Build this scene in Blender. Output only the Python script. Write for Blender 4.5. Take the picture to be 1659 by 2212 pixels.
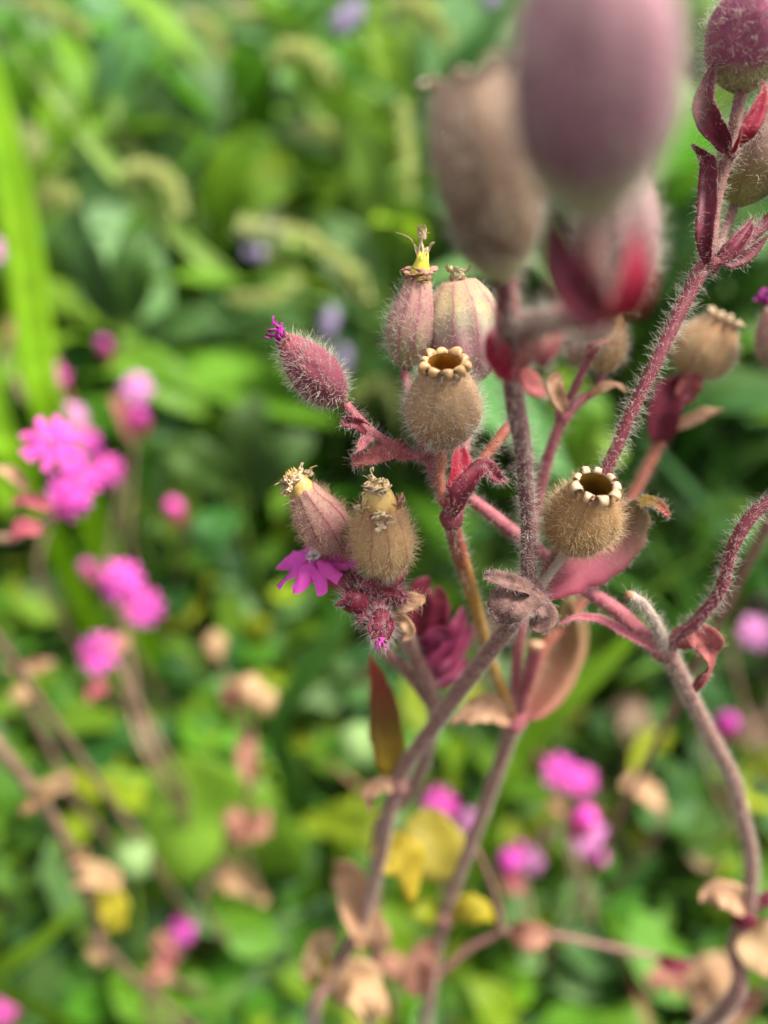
import bpy, math, random
import numpy as np
from mathutils import Vector, Matrix
for o in list(bpy.data.objects): bpy.data.objects.remove(o)
R = math.radians
S = bpy.context.scene
COL = S.collection

# ------------------------------------------------------------------ camera
CAM = np.array([0.0, 0.0, 0.50]); PITCH = R(42.0)
FWD = np.array([0, math.cos(PITCH), -math.sin(PITCH)]); UPV = np.array([0, math.sin(PITCH), math.cos(PITCH)]); RGT = np.array([1.0, 0, 0])
F = 1521.0                                     # focal length in pixels of a 1659 x 2212 view
cd = bpy.data.cameras.new('camera'); cam = bpy.data.objects.new('camera', cd); COL.objects.link(cam)
cam.location = CAM; cam.rotation_euler = (math.pi/2 - PITCH, 0, 0)
cd.sensor_fit = 'VERTICAL'; cd.sensor_height = 36.0; cd.lens = 36.0*F/2212.0
cd.clip_start = 0.005; cd.clip_end = 200.0
cd.dof.use_dof = True; cd.dof.focus_distance = 0.0805; cd.dof.aperture_fstop = cd.lens/3.2
S.camera = cam
# ------------------------------------------------------------------ sky and sun (bright, thinly overcast)
SUN_EL, SUN_AZ = R(58), R(82)                  # azimuth from +Y towards +X
w = bpy.data.worlds.new('World'); S.world = w; w.use_nodes = True
nt = w.node_tree; bg = nt.nodes['Background']
sky = nt.nodes.new('ShaderNodeTexSky'); sky.sky_type = 'NISHITA'; sky.sun_disc = False
sky.sun_elevation = SUN_EL; sky.sun_rotation = SUN_AZ; sky.dust_density = 4.0; sky.air_density = 1.0
hs = nt.nodes.new('ShaderNodeHueSaturation'); hs.inputs['Saturation'].default_value = 0.12
nt.links.new(sky.outputs[0], hs.inputs['Color']); nt.links.new(hs.outputs[0], bg.inputs['Color'])
bg.inputs['Strength'].default_value = 0.095
sd = bpy.data.lights.new('sun', 'SUN'); sd.energy = 2.4; sd.angle = R(16); sd.color = (1.0, 0.94, 0.84)
sun = bpy.data.objects.new('sun', sd); COL.objects.link(sun)
sdir = Vector((math.sin(SUN_AZ)*math.cos(SUN_EL), math.cos(SUN_AZ)*math.cos(SUN_EL), math.sin(SUN_EL)))
sun.rotation_euler = sdir.to_track_quat('Z', 'Y').to_euler(); sun.location = (1, 1, 3)
S.view_settings.view_transform = 'Standard'; S.view_settings.look = 'None'
S.view_settings.exposure = 1.6; S.view_settings.gamma = 1.0; S.view_settings.use_curve_mapping = False
S.render.engine = 'CYCLES'; S.cycles.use_denoising = True
S.cycles.max_bounces = 8; S.cycles.transparent_max_bounces = 8

# ------------------------------------------------------------------ helpers
def at(px, py, d):
    """a pixel of the 1659 x 2212 view, d metres away along the view axis"""
    return CAM + d*(FWD + (px-829.5)/F*RGT - (py-1106.0)/F*UPV)
def nz(v):
    v = np.asarray(v, float); n = np.linalg.norm(v, axis=-1, keepdims=True); return v/np.maximum(n, 1e-12)
ORG = {}                                        # world origin of every root and of its parts
def tag(o, label=None, cat=None, group=None, kind=None):
    for k, v in (('label', label), ('category', cat), ('group', group), ('kind', kind)):
        if v: o[k] = v
    return o
def thing(name, loc, label, cat, group=None):
    o = bpy.data.objects.new(name, None); COL.objects.link(o); o.empty_display_size = 0.01
    o.location = loc; ORG[o.name] = np.array(loc, float); return tag(o, label, cat, group)
def build(name, V, Fc, mat, parent=None, uv=None, smooth=True, kind=None):
    V = np.asarray(V, float); P = ORG[parent.name] if parent else np.zeros(3)
    me = bpy.data.meshes.new(name); me.from_pydata((V-P).tolist(), [], [tuple(int(i) for i in f) for f in Fc])
    if uv is not None:
        l = me.uv_layers.new(name='UVMap'); idx = np.empty(len(me.loops), np.int32); me.loops.foreach_get('vertex_index', idx)
        l.data.foreach_set('uv', np.asarray(uv, np.float32)[idx].ravel())
    if smooth: me.polygons.foreach_set('use_smooth', np.ones(len(me.polygons), bool))
    me.materials.append(mat); o = bpy.data.objects.new(name, me); COL.objects.link(o)
    if parent: o.parent = parent
    ORG[o.name] = P
    if kind: o['kind'] = kind
    return o
def grid_faces(nu, nv, closed=False):
    f = []
    for j in range(nv-1):
        for i in range(nu if closed else nu-1):
            a = j*nu+i; b = j*nu+(i+1) % nu; f.append((a, b, b+nu, a+nu))
    return f
def spline(P, k=8):
    P = np.asarray(P, float)
    if len(P) < 3: k = max(k, 4)
    Q = np.vstack([2*P[0]-P[1], P, 2*P[-1]-P[-2]]); out = []
    for i in range(1, len(Q)-2):
        for j in range(k):
            t = j/k; a, b, c, d = Q[i-1], Q[i], Q[i+1], Q[i+2]
            out.append(.5*((2*b)+(-a+c)*t+(2*a-5*b+4*c-d)*t*t+(-a+3*b-3*c+d)*t**3))
    out.append(P[-1]); return np.array(out)
def frames(C):
    T = nz(np.gradient(C, axis=0)); U = np.zeros_like(T)
    h = np.array([1.0, 0, 0]) if abs(T[0, 0]) < .8 else np.array([0, 0, 1.0])
    u = nz(np.cross(T[0], h))
    for i in range(len(T)):
        u = nz(u - T[i]*np.dot(u, T[i])); U[i] = u
    return T, U, np.cross(T, U)

# ------------------------------------------------------------------ materials
def node_mat(name):
    m = bpy.data.materials.new(name); m.use_nodes = True; n = m.node_tree
    return m, n, n.nodes['Principled BSDF'], n.nodes['Material Output']
def ramp(n, fac, stops):
    r = n.nodes.new('ShaderNodeValToRGB'); e = r.color_ramp.elements
    while len(e) < len(stops): e.new(.5)
    for x, (p, c) in zip(e, stops): x.position = p; x.color = (*c, 1)
    n.links.new(fac, r.inputs[0]); return r.outputs[0]
def mixc(n, fac, a, b, mode='MIX'):
    m = n.nodes.new('ShaderNodeMix'); m.data_type = 'RGBA'; m.blend_type = mode
    for k, s in ((0, fac), (6, a), (7, b)):
        if hasattr(s, 'is_linked') or hasattr(s, 'links'): n.links.new(s, m.inputs[k])
        else: m.inputs[k].default_value = s if k == 0 else (*s, 1)
    return m.outputs[2]
def noise(n, scale, detail=3, vec=None, stretch=None):
    t = n.nodes.new('ShaderNodeTexNoise'); t.inputs['Scale'].default_value = scale; t.inputs['Detail'].default_value = detail
    if vec is None:
        tc = n.nodes.new('ShaderNodeTexCoord'); vec = tc.outputs['Object']
    if stretch:
        mp = n.nodes.new('ShaderNodeMapping'); mp.inputs['Scale'].default_value = stretch; n.links.new(vec, mp.inputs[0]); vec = mp.outputs[0]
    n.links.new(vec, t.inputs['Vector']); return t.outputs[0]
def bump(n, b, h, strength, dist):
    bp = n.nodes.new('ShaderNodeBump'); bp.inputs['Strength'].default_value = strength; bp.inputs['Distance'].default_value = dist
    n.links.new(h, bp.inputs['Height']); n.links.new(bp.outputs[0], b.inputs['Normal'])
def translucent(n, b, out, col, fac):
    t = n.nodes.new('ShaderNodeBsdfTranslucent'); m = n.nodes.new('ShaderNodeMixShader'); m.inputs[0].default_value = fac
    if hasattr(col, 'links'): n.links.new(col, t.inputs[0])
    else: t.inputs[0].default_value = (*col, 1)
    n.links.new(b.outputs[0], m.inputs[1]); n.links.new(t.outputs[0], m.inputs[2]); n.links.new(m.outputs[0], out.inputs['Surface'])
def sc(c, k): return tuple(x*k for x in c)
def plain(name, a, b, scale=900, rough=.6, tr=0.0, bumpd=0.00008, spec=.3, perobj=0.0, sheen=0.0):
    m, n, p, out = node_mat(name)
    c = ramp(n, noise(n, scale), [(.32, a), (.68, b)])
    if perobj:
        oi = n.nodes.new('ShaderNodeObjectInfo'); hv = n.nodes.new('ShaderNodeHueSaturation')
        mr = n.nodes.new('ShaderNodeMapRange'); mr.inputs[3].default_value = 1-perobj; mr.inputs[4].default_value = 1+perobj
        n.links.new(oi.outputs['Random'], mr.inputs[0]); n.links.new(mr.outputs[0], hv.inputs['Value']); n.links.new(c, hv.inputs['Color'])
        mh = n.nodes.new('ShaderNodeMapRange'); mh.inputs[3].default_value = .5-perobj*.08; mh.inputs[4].default_value = .5+perobj*.08
        wn = n.nodes.new('ShaderNodeTexWhiteNoise'); wn.noise_dimensions = '1D'; n.links.new(oi.outputs['Random'], wn.inputs['W'])
        n.links.new(wn.outputs[0], mh.inputs[0]); n.links.new(mh.outputs[0], hv.inputs['Hue']); c = hv.outputs[0]
    sv = n.nodes.new('ShaderNodeMapRange'); n.links.new(noise(n, scale*3.1, 4), sv.inputs[0]); sv.inputs[1].default_value = .54; sv.inputs[2].default_value = .72; sv.inputs[4].default_value = .55
    c = mixc(n, sv.outputs[0], c, sc(a, .45))
    n.links.new(c, p.inputs['Base Color']); p.inputs['Roughness'].default_value = rough; p.inputs['Specular IOR Level'].default_value = spec
    p.inputs['Sheen Weight'].default_value = sheen
    bump(n, p, noise(n, scale*2.2), .5, bumpd)
    if tr: translucent(n, p, out, c, tr)
    return m
def capsule_mat(name, stops, vein, veins=10, vs=.5, mottle=(.1, .06, .04), ms=.35):
    m, n, p, out = node_mat(name)
    uvn = n.nodes.new('ShaderNodeUVMap'); sp = n.nodes.new('ShaderNodeSeparateXYZ'); n.links.new(uvn.outputs[0], sp.inputs[0])
    wob = n.nodes.new('ShaderNodeMath'); wob.operation = 'MULTIPLY_ADD'; n.links.new(noise(n, 260, 2), wob.inputs[0]); wob.inputs[1].default_value = .30
    n.links.new(sp.outputs[1], wob.inputs[2]); w2 = n.nodes.new('ShaderNodeMath'); w2.operation = 'SUBTRACT'; n.links.new(wob.outputs[0], w2.inputs[0]); w2.inputs[1].default_value = .15
    c = ramp(n, w2.outputs[0], stops)
    mo = n.nodes.new('ShaderNodeMath'); mo.operation = 'MULTIPLY'; mr = n.nodes.new('ShaderNodeMapRange'); n.links.new(noise(n, 1100, 4), mr.inputs[0])
    mr.inputs[1].default_value = .45; mr.inputs[2].default_value = .7; n.links.new(mr.outputs[0], mo.inputs[0]); mo.inputs[1].default_value = ms
    c = mixc(n, mo.outputs[0], c, mottle)
    st = n.nodes.new('ShaderNodeMapRange'); n.links.new(noise(n, 330, 5), st.inputs[0]); st.inputs[1].default_value = .52; st.inputs[2].default_value = .70; st.inputs[4].default_value = .45
    c = mixc(n, st.outputs[0], c, sc(mottle, .8))
    # raised veins run the length of the calyx
    a = n.nodes.new('ShaderNodeMath'); a.operation = 'MULTIPLY_ADD'; n.links.new(sp.outputs[0], a.inputs[0]); a.inputs[1].default_value = 2*math.pi*veins
    nn = n.nodes.new('ShaderNodeMath'); nn.operation = 'MULTIPLY'; n.links.new(noise(n, 350, 2), nn.inputs[0]); nn.inputs[1].default_value = 2.2; n.links.new(nn.outputs[0], a.inputs[2])
    cs = n.nodes.new('ShaderNodeMath'); cs.operation = 'COSINE'; n.links.new(a.outputs[0], cs.inputs[0])
    vr = n.nodes.new('ShaderNodeMapRange'); n.links.new(cs.outputs[0], vr.inputs[0]); vr.inputs[1].default_value = .86; vr.inputs[2].default_value = 1; vr.inputs[4].default_value = vs
    c = mixc(n, vr.outputs[0], c, vein)
    n.links.new(c, p.inputs['Base Color']); p.inputs['Roughness'].default_value = .7; p.inputs['Specular IOR Level'].default_value = .2
    p.inputs['Sheen Weight'].default_value = .08
    bump(n, p, noise(n, 2600, 3), .55, .00012)
    translucent(n, p, out, c, .12)
    return m
def hair_mat(name, col):
    m, n, p, out = node_mat(name); p.inputs['Base Color'].default_value = (*col, 1); p.inputs['Roughness'].default_value = .45
    translucent(n, p, out, col, .5); return m
M = {}
M['hair'] = hair_mat('white_plant_hair', (.80, .75, .66)); M['hair_tan'] = hair_mat('tan_plant_hair', (.80, .63, .41)); M['hair_pink'] = hair_mat('pinkish_plant_hair', (.72, .58, .56))
M['cap_tan'] = capsule_mat('tan_dry_calyx', [(0, (.23, .175, .08)), (.3, (.285, .17, .08)), (.7, (.37, .235, .12)), (1, (.42, .25, .12))], (.22, .10, .08), vs=.25, mottle=(.24, .13, .09), ms=.4)
M['cap_brown'] = capsule_mat('brown_dry_calyx', [(0, (.24, .15, .045)), (.4, (.32, .19, .065)), (1, (.34, .19, .085))], (.16, .09, .05), vs=.3, mottle=(.18, .10, .05), ms=.5)
M['cap_straw'] = capsule_mat('straw_dry_calyx', [(0, (.36, .26, .09)), (.5, (.44, .29, .13)), (1, (.42, .23, .11))], (.28, .07, .07), vs=.55, mottle=(.27, .15, .10), ms=.35)
M['cap_rosy'] = capsule_mat('rosy_tan_calyx', [(0, (.30, .16, .13)), (.45, (.32, .16, .14)), (1, (.40, .24, .18))], (.22, .03, .08), vs=.85, mottle=(.27, .10, .12), ms=.4)
M['cap_bud'] = capsule_mat('crimson_pink_calyx', [(0, (.30, .17, .12)), (.12, (.16, .038, .052)), (.55, (.20, .045, .065)), (1, (.31, .075, .095))], (.24, .04, .09), vs=.5, mottle=(.20, .045, .08), ms=.6)
M['cap_green'] = capsule_mat('pink_green_ribbed_calyx', [(0, (.27, .30, .10)), (.4, (.30, .24, .14)), (.75, (.40, .20, .18)), (1, (.48, .30, .20))], (.36, .10, .16), vs=.85, mottle=(.38, .15, .18), ms=.45)
M['cap_pale'] = capsule_mat('pale_ribbed_calyx', [(0, (.30, .24, .18)), (.45, (.38, .20, .21)), (.6, (.36, .30, .22)), (.8, (.50, .40, .20)), (1, (.42, .26, .16))], (.40, .15, .18), vs=.75, mottle=(.42, .24, .24), ms=.4)
M['cap_mauve'] = capsule_mat('mauve_calyx', [(0, (.42, .50, .18)), (.17, (.36, .38, .16)), (.27, (.19, .095, .10)), (.5, (.27, .12, .16)), (1, (.52, .27, .31))], (.22, .09, .13), vs=.3, mottle=(.22, .10, .13), ms=.3)  # green base, mauve to pink; the paler top also has light painted in
M['cap_fore'] = capsule_mat('brown_green_based_calyx', [(0, (.38, .42, .16)), (.10, (.36, .36, .17)), (.20, (.13, .085, .045)), (.38, (.17, .11, .065)), (.6, (.31, .20, .135)), (1, (.50, .34, .24))], (.2, .1, .06), vs=.2, mottle=(.2, .12, .08), ms=.3)
M['cap_dusty'] = capsule_mat('dusty_mauve_calyx', [(0, (.24, .17, .13)), (.5, (.28, .16, .16)), (1, (.36, .24, .22))], (.22, .10, .12), vs=.4)
M['cap_wine'] = capsule_mat('wine_calyx', [(0, (.30, .36, .11)), (.2, (.30, .32, .12)), (.34, (.27, .08, .12)), (1, (.36, .09, .16))], (.22, .04, .10), vs=.4, mottle=(.20, .04, .09), ms=.6)
M['cap_olive'] = capsule_mat('olive_brown_calyx', [(0, (.26, .28, .07)), (.3, (.22, .19, .06)), (.6, (.21, .12, .09)), (1, (.25, .12, .10))], (.16, .06, .05), vs=.4)
M['tooth'] = plain('cream_capsule_tooth', (.36, .20, .075), (.62, .40, .20), 1100, .4, .10, spec=.4)
M['tooth_white'] = plain('bleached_capsule_tooth', (.42, .28, .15), (.66, .50, .33), 900, .45, .12)
M['rim_cream'] = plain('cream_papery_rim', (.62, .50, .36), (.80, .70, .55), 900, .6, .2)
M['inner'] = plain('ochre_capsule_wall', (.34, .13, .012), (.48, .22, .025), 500, .45, .15, spec=.4)
M['inner_dark'] = plain('olive_ochre_capsule_wall', (.17, .09, .012), (.30, .17, .02), 500, .5)
M['cone'] = plain('golden_unopened_capsule', (.56, .33, .10), (.66, .45, .16), 420, .35, .15, spec=.45)
M['cone_lime'] = plain('lime_unopened_capsule', (.46, .48, .03), (.60, .50, .06), 420, .35, .15)
M['shrivel'] = plain('shrivelled_cream_petal', (.50, .36, .20), (.72, .60, .42), 1800, .7, .25)
M['shrivel_pink'] = plain('shrivelled_rosy_sepal', (.36, .15, .12), (.52, .30, .22), 1500, .7, .2)
M['magenta_dry'] = plain('shrivelled_magenta_petal', (.30, .01, .20), (.48, .05, .36), 1500, .6, .25)
M['seed'] = plain('dark_seed', (.035, .012, .01), (.10, .025, .02), 2500, .6)
M['stem_grey'] = plain('mauve_grey_stem', (.12, .052, .058), (.20, .10, .095), 900, .65)
M['stem_wine'] = plain('wine_red_stem', (.14, .025, .040), (.22, .050, .066), 900, .6)
M['stem_pink'] = plain('rose_stem', (.26, .058, .080), (.36, .11, .125), 700, .6)
M['stem_dusty'] = plain('dusty_mauve_stem', (.19, .078, .072), (.28, .14, .115), 600, .65)
M['stem_silver'] = plain('silvery_withered_stem', (.28, .20, .16), (.42, .33, .28), 1200, .8)
M['stem_brick'] = plain('brick_red_stem', (.26, .075, .05), (.36, .13, .08), 600, .6)
def grad_mat(name, stops, tr=.2, ns=500, amt=.25, rough=.6):
    m, n, p, out = node_mat(name); uvn = n.nodes.new('ShaderNodeUVMap'); sp = n.nodes.new('ShaderNodeSeparateXYZ'); n.links.new(uvn.outputs[0], sp.inputs[0])
    a = n.nodes.new('ShaderNodeMath'); a.operation = 'MULTIPLY_ADD'; n.links.new(noise(n, ns), a.inputs[0]); a.inputs[1].default_value = amt; n.links.new(sp.outputs[1], a.inputs[2])
    b = n.nodes.new('ShaderNodeMath'); b.operation = 'SUBTRACT'; n.links.new(a.outputs[0], b.inputs[0]); b.inputs[1].default_value = amt*.5
    c = ramp(n, b.outputs[0], stops); n.links.new(c, p.inputs['Base Color']); p.inputs['Roughness'].default_value = rough; p.inputs['Specular IOR Level'].default_value = .25
    bump(n, p, noise(n, 2200, 3), .5, .0001)
    if tr: translucent(n, p, out, c, tr)
    return m
M['stem_ochre'] = grad_mat('rose_to_ochre_stem', [(0, (.30, .13, .05)), (.3, (.36, .20, .03)), (.66, (.40, .21, .035)), (.84, (.29, .085, .05)), (1, (.27, .07, .07))], 0)
M['leaf_pinkgreen'] = grad_mat('pink_and_olive_leaf', [(0, (.34, .06, .09)), (.4, (.27, .06, .09)), (.7, (.22, .12, .08)), (1, (.19, .17, .05))], .3)
M['leaf_salmon'] = grad_mat('salmon_and_olive_leaf', [(0, (.36, .09, .09)), (.4, (.40, .20, .12)), (1, (.30, .22, .09))], .35)
M['leaf_redbrown'] = grad_mat('red_brown_yellowing_leaf', [(0, (.50, .38, .03)), (.2, (.30, .20, .02)), (.5, (.17, .09, .02)), (.8, (.24, .05, .03)), (1, (.36, .06, .04))], .3)
M['bract_wine'] = plain('wine_red_bract', (.095, .008, .020), (.19, .022, .042), 800, .5, .15)
M['bract_crimson'] = plain('crimson_bract', (.26, .006, .028), (.36, .015, .045), 500, .5, .2)
M['bract_rose'] = plain('rose_withered_bract', (.28, .055, .065), (.44, .14, .12), 900, .65, .25)
M['leaf_magenta'] = plain('magenta_young_leaf', (.15, .012, .045), (.28, .035, .10), 400, .55, .3)
M['bract_brown'] = plain('brown_grey_withered_bract', (.10, .05, .045), (.22, .12, .095), 1300, .75, .1)
M['bract_tan'] = plain('tan_withered_bract', (.46, .24, .13), (.66, .42, .26), 700, .7, .3)
M['leaf_tan'] = plain('tan_dead_leaf', (.42, .24, .12), (.60, .40, .23), 220, .7, .35, perobj=.15)
M['leaf_yellow'] = plain('yellow_ageing_leaf', (.50, .40, .02), (.62, .52, .06), 160, .55, .4, perobj=.15)
M['leaf_olive'] = plain('olive_ageing_leaf', (.30, .25, .03), (.42, .34, .04), 160, .55, .4)
M['leaf_rust'] = plain('rosy_dead_leaf', (.30, .12, .08), (.42, .21, .14), 200, .65, .3)
M['petal'] = plain('magenta_pink_petal', (.80, .05, .46), (.86, .15, .62), 300, .55, .35, perobj=.22)
M['petal_pale'] = plain('pale_pink_petal', (.84, .25, .66), (.90, .40, .78), 300, .55, .35)
M['petal_lilac'] = plain('violet_petal', (.24, .18, .34), (.36, .30, .44), 300, .55, .3)
M['petal_white'] = plain('white_petal_scale', (.80, .70, .72), (.9, .85, .85), 600, .6, .3)
M['calyx'] = plain('maroon_calyx', (.30, .05, .08), (.44, .12, .13), 400, .6, .15)
M['bg_stem'] = plain('brown_mauve_stalk', (.15, .09, .06), (.26, .17, .11), 120, .7)
M['green_stem'] = plain('green_stalk', (.12, .22, .03), (.20, .32, .05), 60, .6, .1)
M['lf_blue'] = plain('blue_green_leaf', (.085, .20, .055), (.145, .29, .090), 28, .5, .30, .0006, perobj=.3)
M['lf_mid'] = plain('mid_green_leaf', (.080, .205, .012), (.145, .31, .022), 28, .5, .35, .0006, perobj=.3)
M['lf_lime'] = plain('lime_leaf', (.16, .32, .010), (.23, .40, .018), 28, .5, .45, .0005, perobj=.25)
M['lf_dark'] = plain('dark_green_leaf', (.028, .082, .013), (.048, .125, .020), 40, .5, .25, .0006, perobj=.3)  # dark foliage; also carries painted shade on the middle-ground leaves
M['lf_yel'] = plain('yellow_green_leaf', (.27, .38, .012), (.40, .46, .025), 60, .55, .4, .0005, perobj=.25)
M['blade'] = plain('green_grass_blade', (.060, .16, .020), (.11, .24, .03), 30, .5, .35, perobj=.3)
M['blade_lime'] = plain('bright_lime_blade', (.22, .47, .006), (.29, .54, .012), 30, .5, .45)
M['spike'] = plain('yellow_green_flower_spike', (.50, .56, .15), (.70, .72, .36), 300, .7, .4)
M['wisp'] = plain('white_stamens', (.70, .72, .66), (.85, .85, .80), 300, .6, .4)
M['soil'] = plain('dark_soil', (.018, .013, .008), (.05, .038, .022), 40, .9, 0, .004)
M['cover'] = plain('ground_cover_leaf', (.035, .14, .012), (.12, .26, .02), 22, .5, .3, .0004)
M['pod_green'] = plain('pale_green_round_bud', (.17, .29, .08), (.26, .38, .14), 350, .6, .2)

# ------------------------------------------------------------------ hair
def hairs(parent, P, N, Tn, length, rad, mat, seed, lean=.25, curl=.5, jit=.35, name='hairs'):
    rg = np.random.default_rng(seed); n = len(P); N = nz(N); Tn = nz(Tn)
    d = nz(N + lean*Tn + rg.normal(0, jit, (n, 3)))
    c = rg.normal(0, 1, (n, 3)); c -= d*(c*d).sum(1, keepdims=True); c = nz(c)*curl*1.5*rg.uniform(.2, 1.2, (n, 1)) + np.array([0, 0, -.12])
    c2 = nz(np.cross(d, c))*rg.normal(0, .12, (n, 1))
    L = length*(.25+1.05*rg.uniform(0, 1, (n, 1))**1.4); u = nz(np.cross(d, c)); v = np.cross(d, u)
    r = rad*rg.uniform(.7, 1.25, (n, 1)); V = []
    ss = (0, .38, .72, 1.0); B = P - N*rad*1.5
    for s in ss[:-1]:
        cen = B + L*(d*s + c*s*s*.6 + c2*math.sin(s*5))
        for k in range(3):
            a = 2*math.pi*k/3; V.append(cen + (u*math.cos(a)+v*math.sin(a))*r*(1-.65*s))
    V.append(B + L*(d + c*.6 + c2*math.sin(5)))
    V = np.stack(V, 1).reshape(-1, 3); f = []
    for g in range(2):
        for k in range(3):
            a, b = g*3+k, g*3+(k+1) % 3; f += [(a, b, b+3), (a, b+3, a+3)]
    for k in range(3): f.append((6+k, 6+(k+1) % 3, 9))
    f = np.array(f); Fc = (f[None] + (np.arange(n)*10)[:, None, None]).reshape(-1)
    me = bpy.data.meshes.new(name); nt_ = len(Fc)//3
    me.vertices.add(len(V)); me.vertices.foreach_set('co', (V-ORG[parent.name]).astype(np.float32).ravel())
    me.loops.add(len(Fc)); me.loops.foreach_set('vertex_index', Fc.astype(np.int32))
    me.polygons.add(nt_); me.polygons.foreach_set('loop_start', (np.arange(nt_)*3).astype(np.int32))
    me.polygons.foreach_set('use_smooth', np.ones(nt_, bool)); me.update(calc_edges=True); me.materials.append(mat)
    o = bpy.data.objects.new(name, me); COL.objects.link(o); o.parent = parent; ORG[o.name] = ORG[parent.name]; o['kind'] = 'stuff'; return o

# ------------------------------------------------------------------ stem
def tube(name, pts, rad, mat, parent, hair=0, hl=.0016, hm='hair', seed=1, ns=12, lump=.05, k=8, hr=.000018, lean=.15, closed=True):
    C = spline(pts, k); n = len(C); rad = np.atleast_1d(np.asarray(rad, float))
    r = np.interp(np.linspace(0, 1, n), np.linspace(0, 1, len(rad)), rad) if len(rad) > 1 else np.full(n, rad[0])
    rg = np.random.default_rng(seed); T, U, W = frames(C); r = r*(1+lump*np.sin(np.linspace(0, 9+seed % 5, n))+rg.normal(0, lump*.3, n))
    an = np.linspace(0, 2*math.pi, ns, endpoint=False)
    rr = r[:, None]*(1+.05*np.cos(an*3+seed))[None]
    V = C[:, None] + rr[..., None]*(U[:, None]*np.cos(an)[None, :, None]+W[:, None]*np.sin(an)[None, :, None])
    uv = np.stack(np.broadcast_arrays(an[None]/(2*math.pi), np.linspace(0, 1, n)[:, None]), -1).reshape(-1, 2)
    V = V.reshape(-1, 3); Fc = grid_faces(ns, n, True)
    if closed:
        V = np.vstack([V, C[0], C[-1]+T[-1]*r[-1]*.5]); uv = np.vstack([uv, [0, 0], [0, 1]]); a = n*ns
        Fc += [(a, (i+1) % ns, i) for i in range(ns)] + [(a+1, (n-1)*ns+i, (n-1)*ns+(i+1) % ns) for i in range(ns)]
    o = build(name, V, Fc, mat, parent, uv)
    if hair:
        s = np.linalg.norm(np.diff(C, axis=0), axis=1); L = s.sum(); N = max(10, int(hair*L*1000*2*math.pi*r.mean()*1000))
        cum = np.concatenate([[0], np.cumsum(s)]); q = rg.uniform(0, L, N); th = rg.uniform(0, 2*math.pi, N)
        def ip(A): return np.stack([np.interp(q, cum, A[:, i]) for i in range(3)], 1)
        c_, u_, w_, t_ = ip(C), ip(U), ip(W), ip(T); nr = u_*np.cos(th)[:, None]+w_*np.sin(th)[:, None]
        hairs(o, c_+nr*np.interp(q, cum, r)[:, None], nr, t_, hl, hr, M[hm], seed+77, lean=lean)
    return o

# ------------------------------------------------------------------ leaf
PROF = {'ovate': lambda t: (t**.55)*((1-t)**.75)*1.75, 'lance': lambda t: (np.clip(t, 0, 1)**.6)*((1-t)**1.0)*1.95,
        'oval': lambda t: np.sqrt(np.clip(1-(2*t-1)**2, 0, 1)), 'blade': lambda t: np.minimum(1, .55+t*2)*np.clip((1-t)*2.2, 0, 1)**.6,
        'strip': lambda t: np.minimum(1, .5+t*3)*np.clip((1-t)*3, 0, 1)**.5}
def leaf(name, pts, width, mat, parent, normal, prof='ovate', cup=.25, wave=.0, twist=0., seed=0, nl=16, nw=7, hair=0, hl=.0011, hm='hair', thick=.00018):
    C = spline(pts, max(3, nl//(len(pts)-1))); n = len(C); T = nz(np.gradient(C, axis=0)); rg = np.random.default_rng(seed)
    t = np.linspace(0, 1, n); wd = np.maximum(PROF[prof](np.clip(t, .004, .996)), .05)*width*.5; s = np.linspace(-1, 1, nw)
    N0 = np.asarray(normal, float); V = np.zeros((n, nw, 3)); NN = np.zeros((n, nw, 3)); ph = rg.uniform(0, 6, 4)
    rag = 1+.045*np.sin(t*23+ph[0])[:, None]*np.where(s < 0, 1, -.6)[None]+.04*np.sin(t*41+ph[1])[:, None]*np.where(s < 0, .5, 1)[None]+rg.normal(0, .025, (n, nw))
    for i in range(n):
        nn = nz(N0 - T[i]*np.dot(N0, T[i])); a = twist*t[i]; side = np.cross(T[i], nn)
        sd_, nn = side*math.cos(a)+nn*math.sin(a), nn*math.cos(a)-side*math.sin(a)
        wv = wave*width*(np.sin(t[i]*11+ph[0])*s + .7*np.sin(t[i]*17+ph[1])*np.abs(s)**2*np.sign(s) + .5*np.sin(t[i]*8+ph[2]))
        V[i] = C[i] + sd_*(s*wd[i]*rag[i])[:, None] - nn*(.10*wd[i]*np.exp(-(s/.12)**2))[:, None] + nn*(cup*wd[i]*s**2 + wv*min(1, 4*t[i]))[:, None]
        NN[i] = nn
    uv = np.stack(np.broadcast_arrays((s[None]+1)/2, t[:, None]), -1).reshape(-1, 2)
    o = build(name, V.reshape(-1, 3), grid_faces(nw, n), mat, parent, uv)
    if thick:
        md = o.modifiers.new('thickness', 'SOLIDIFY'); md.thickness = thick; md.offset = 0
    if hair:
        hair = int(hair*.8); ii = rg.integers(0, n-1, hair); jj = rg.integers(0, nw, hair); ed = rg.uniform(size=hair) < .35; jj[ed] = np.where(rg.uniform(size=ed.sum()) < .5, 0, nw-1)
        fr = rg.uniform(size=(hair, 1)); P = V[ii, jj]*(1-fr)+V[ii+1, jj]*fr; jn = np.clip(jj+rg.choice([-1, 1], hair), 0, nw-1)
        f2 = rg.uniform(0, .5, (hair, 1)); f2[ed] = 0; P = P*(1-f2)+(V[ii, jn]*(1-fr)+V[ii+1, jn]*fr)*f2
        nr = NN[ii, jj]*rg.choice([-1, 1], (hair, 1)); out = nz(V[ii, jj]-V[ii, nw//2]+1e-9); nr[ed] = nr[ed]*.3+out[ed]
        hairs(o, P, nr, T[ii], hl, .000016, M[hm], seed+9)
    return o
TOCAM = -FWD

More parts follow.
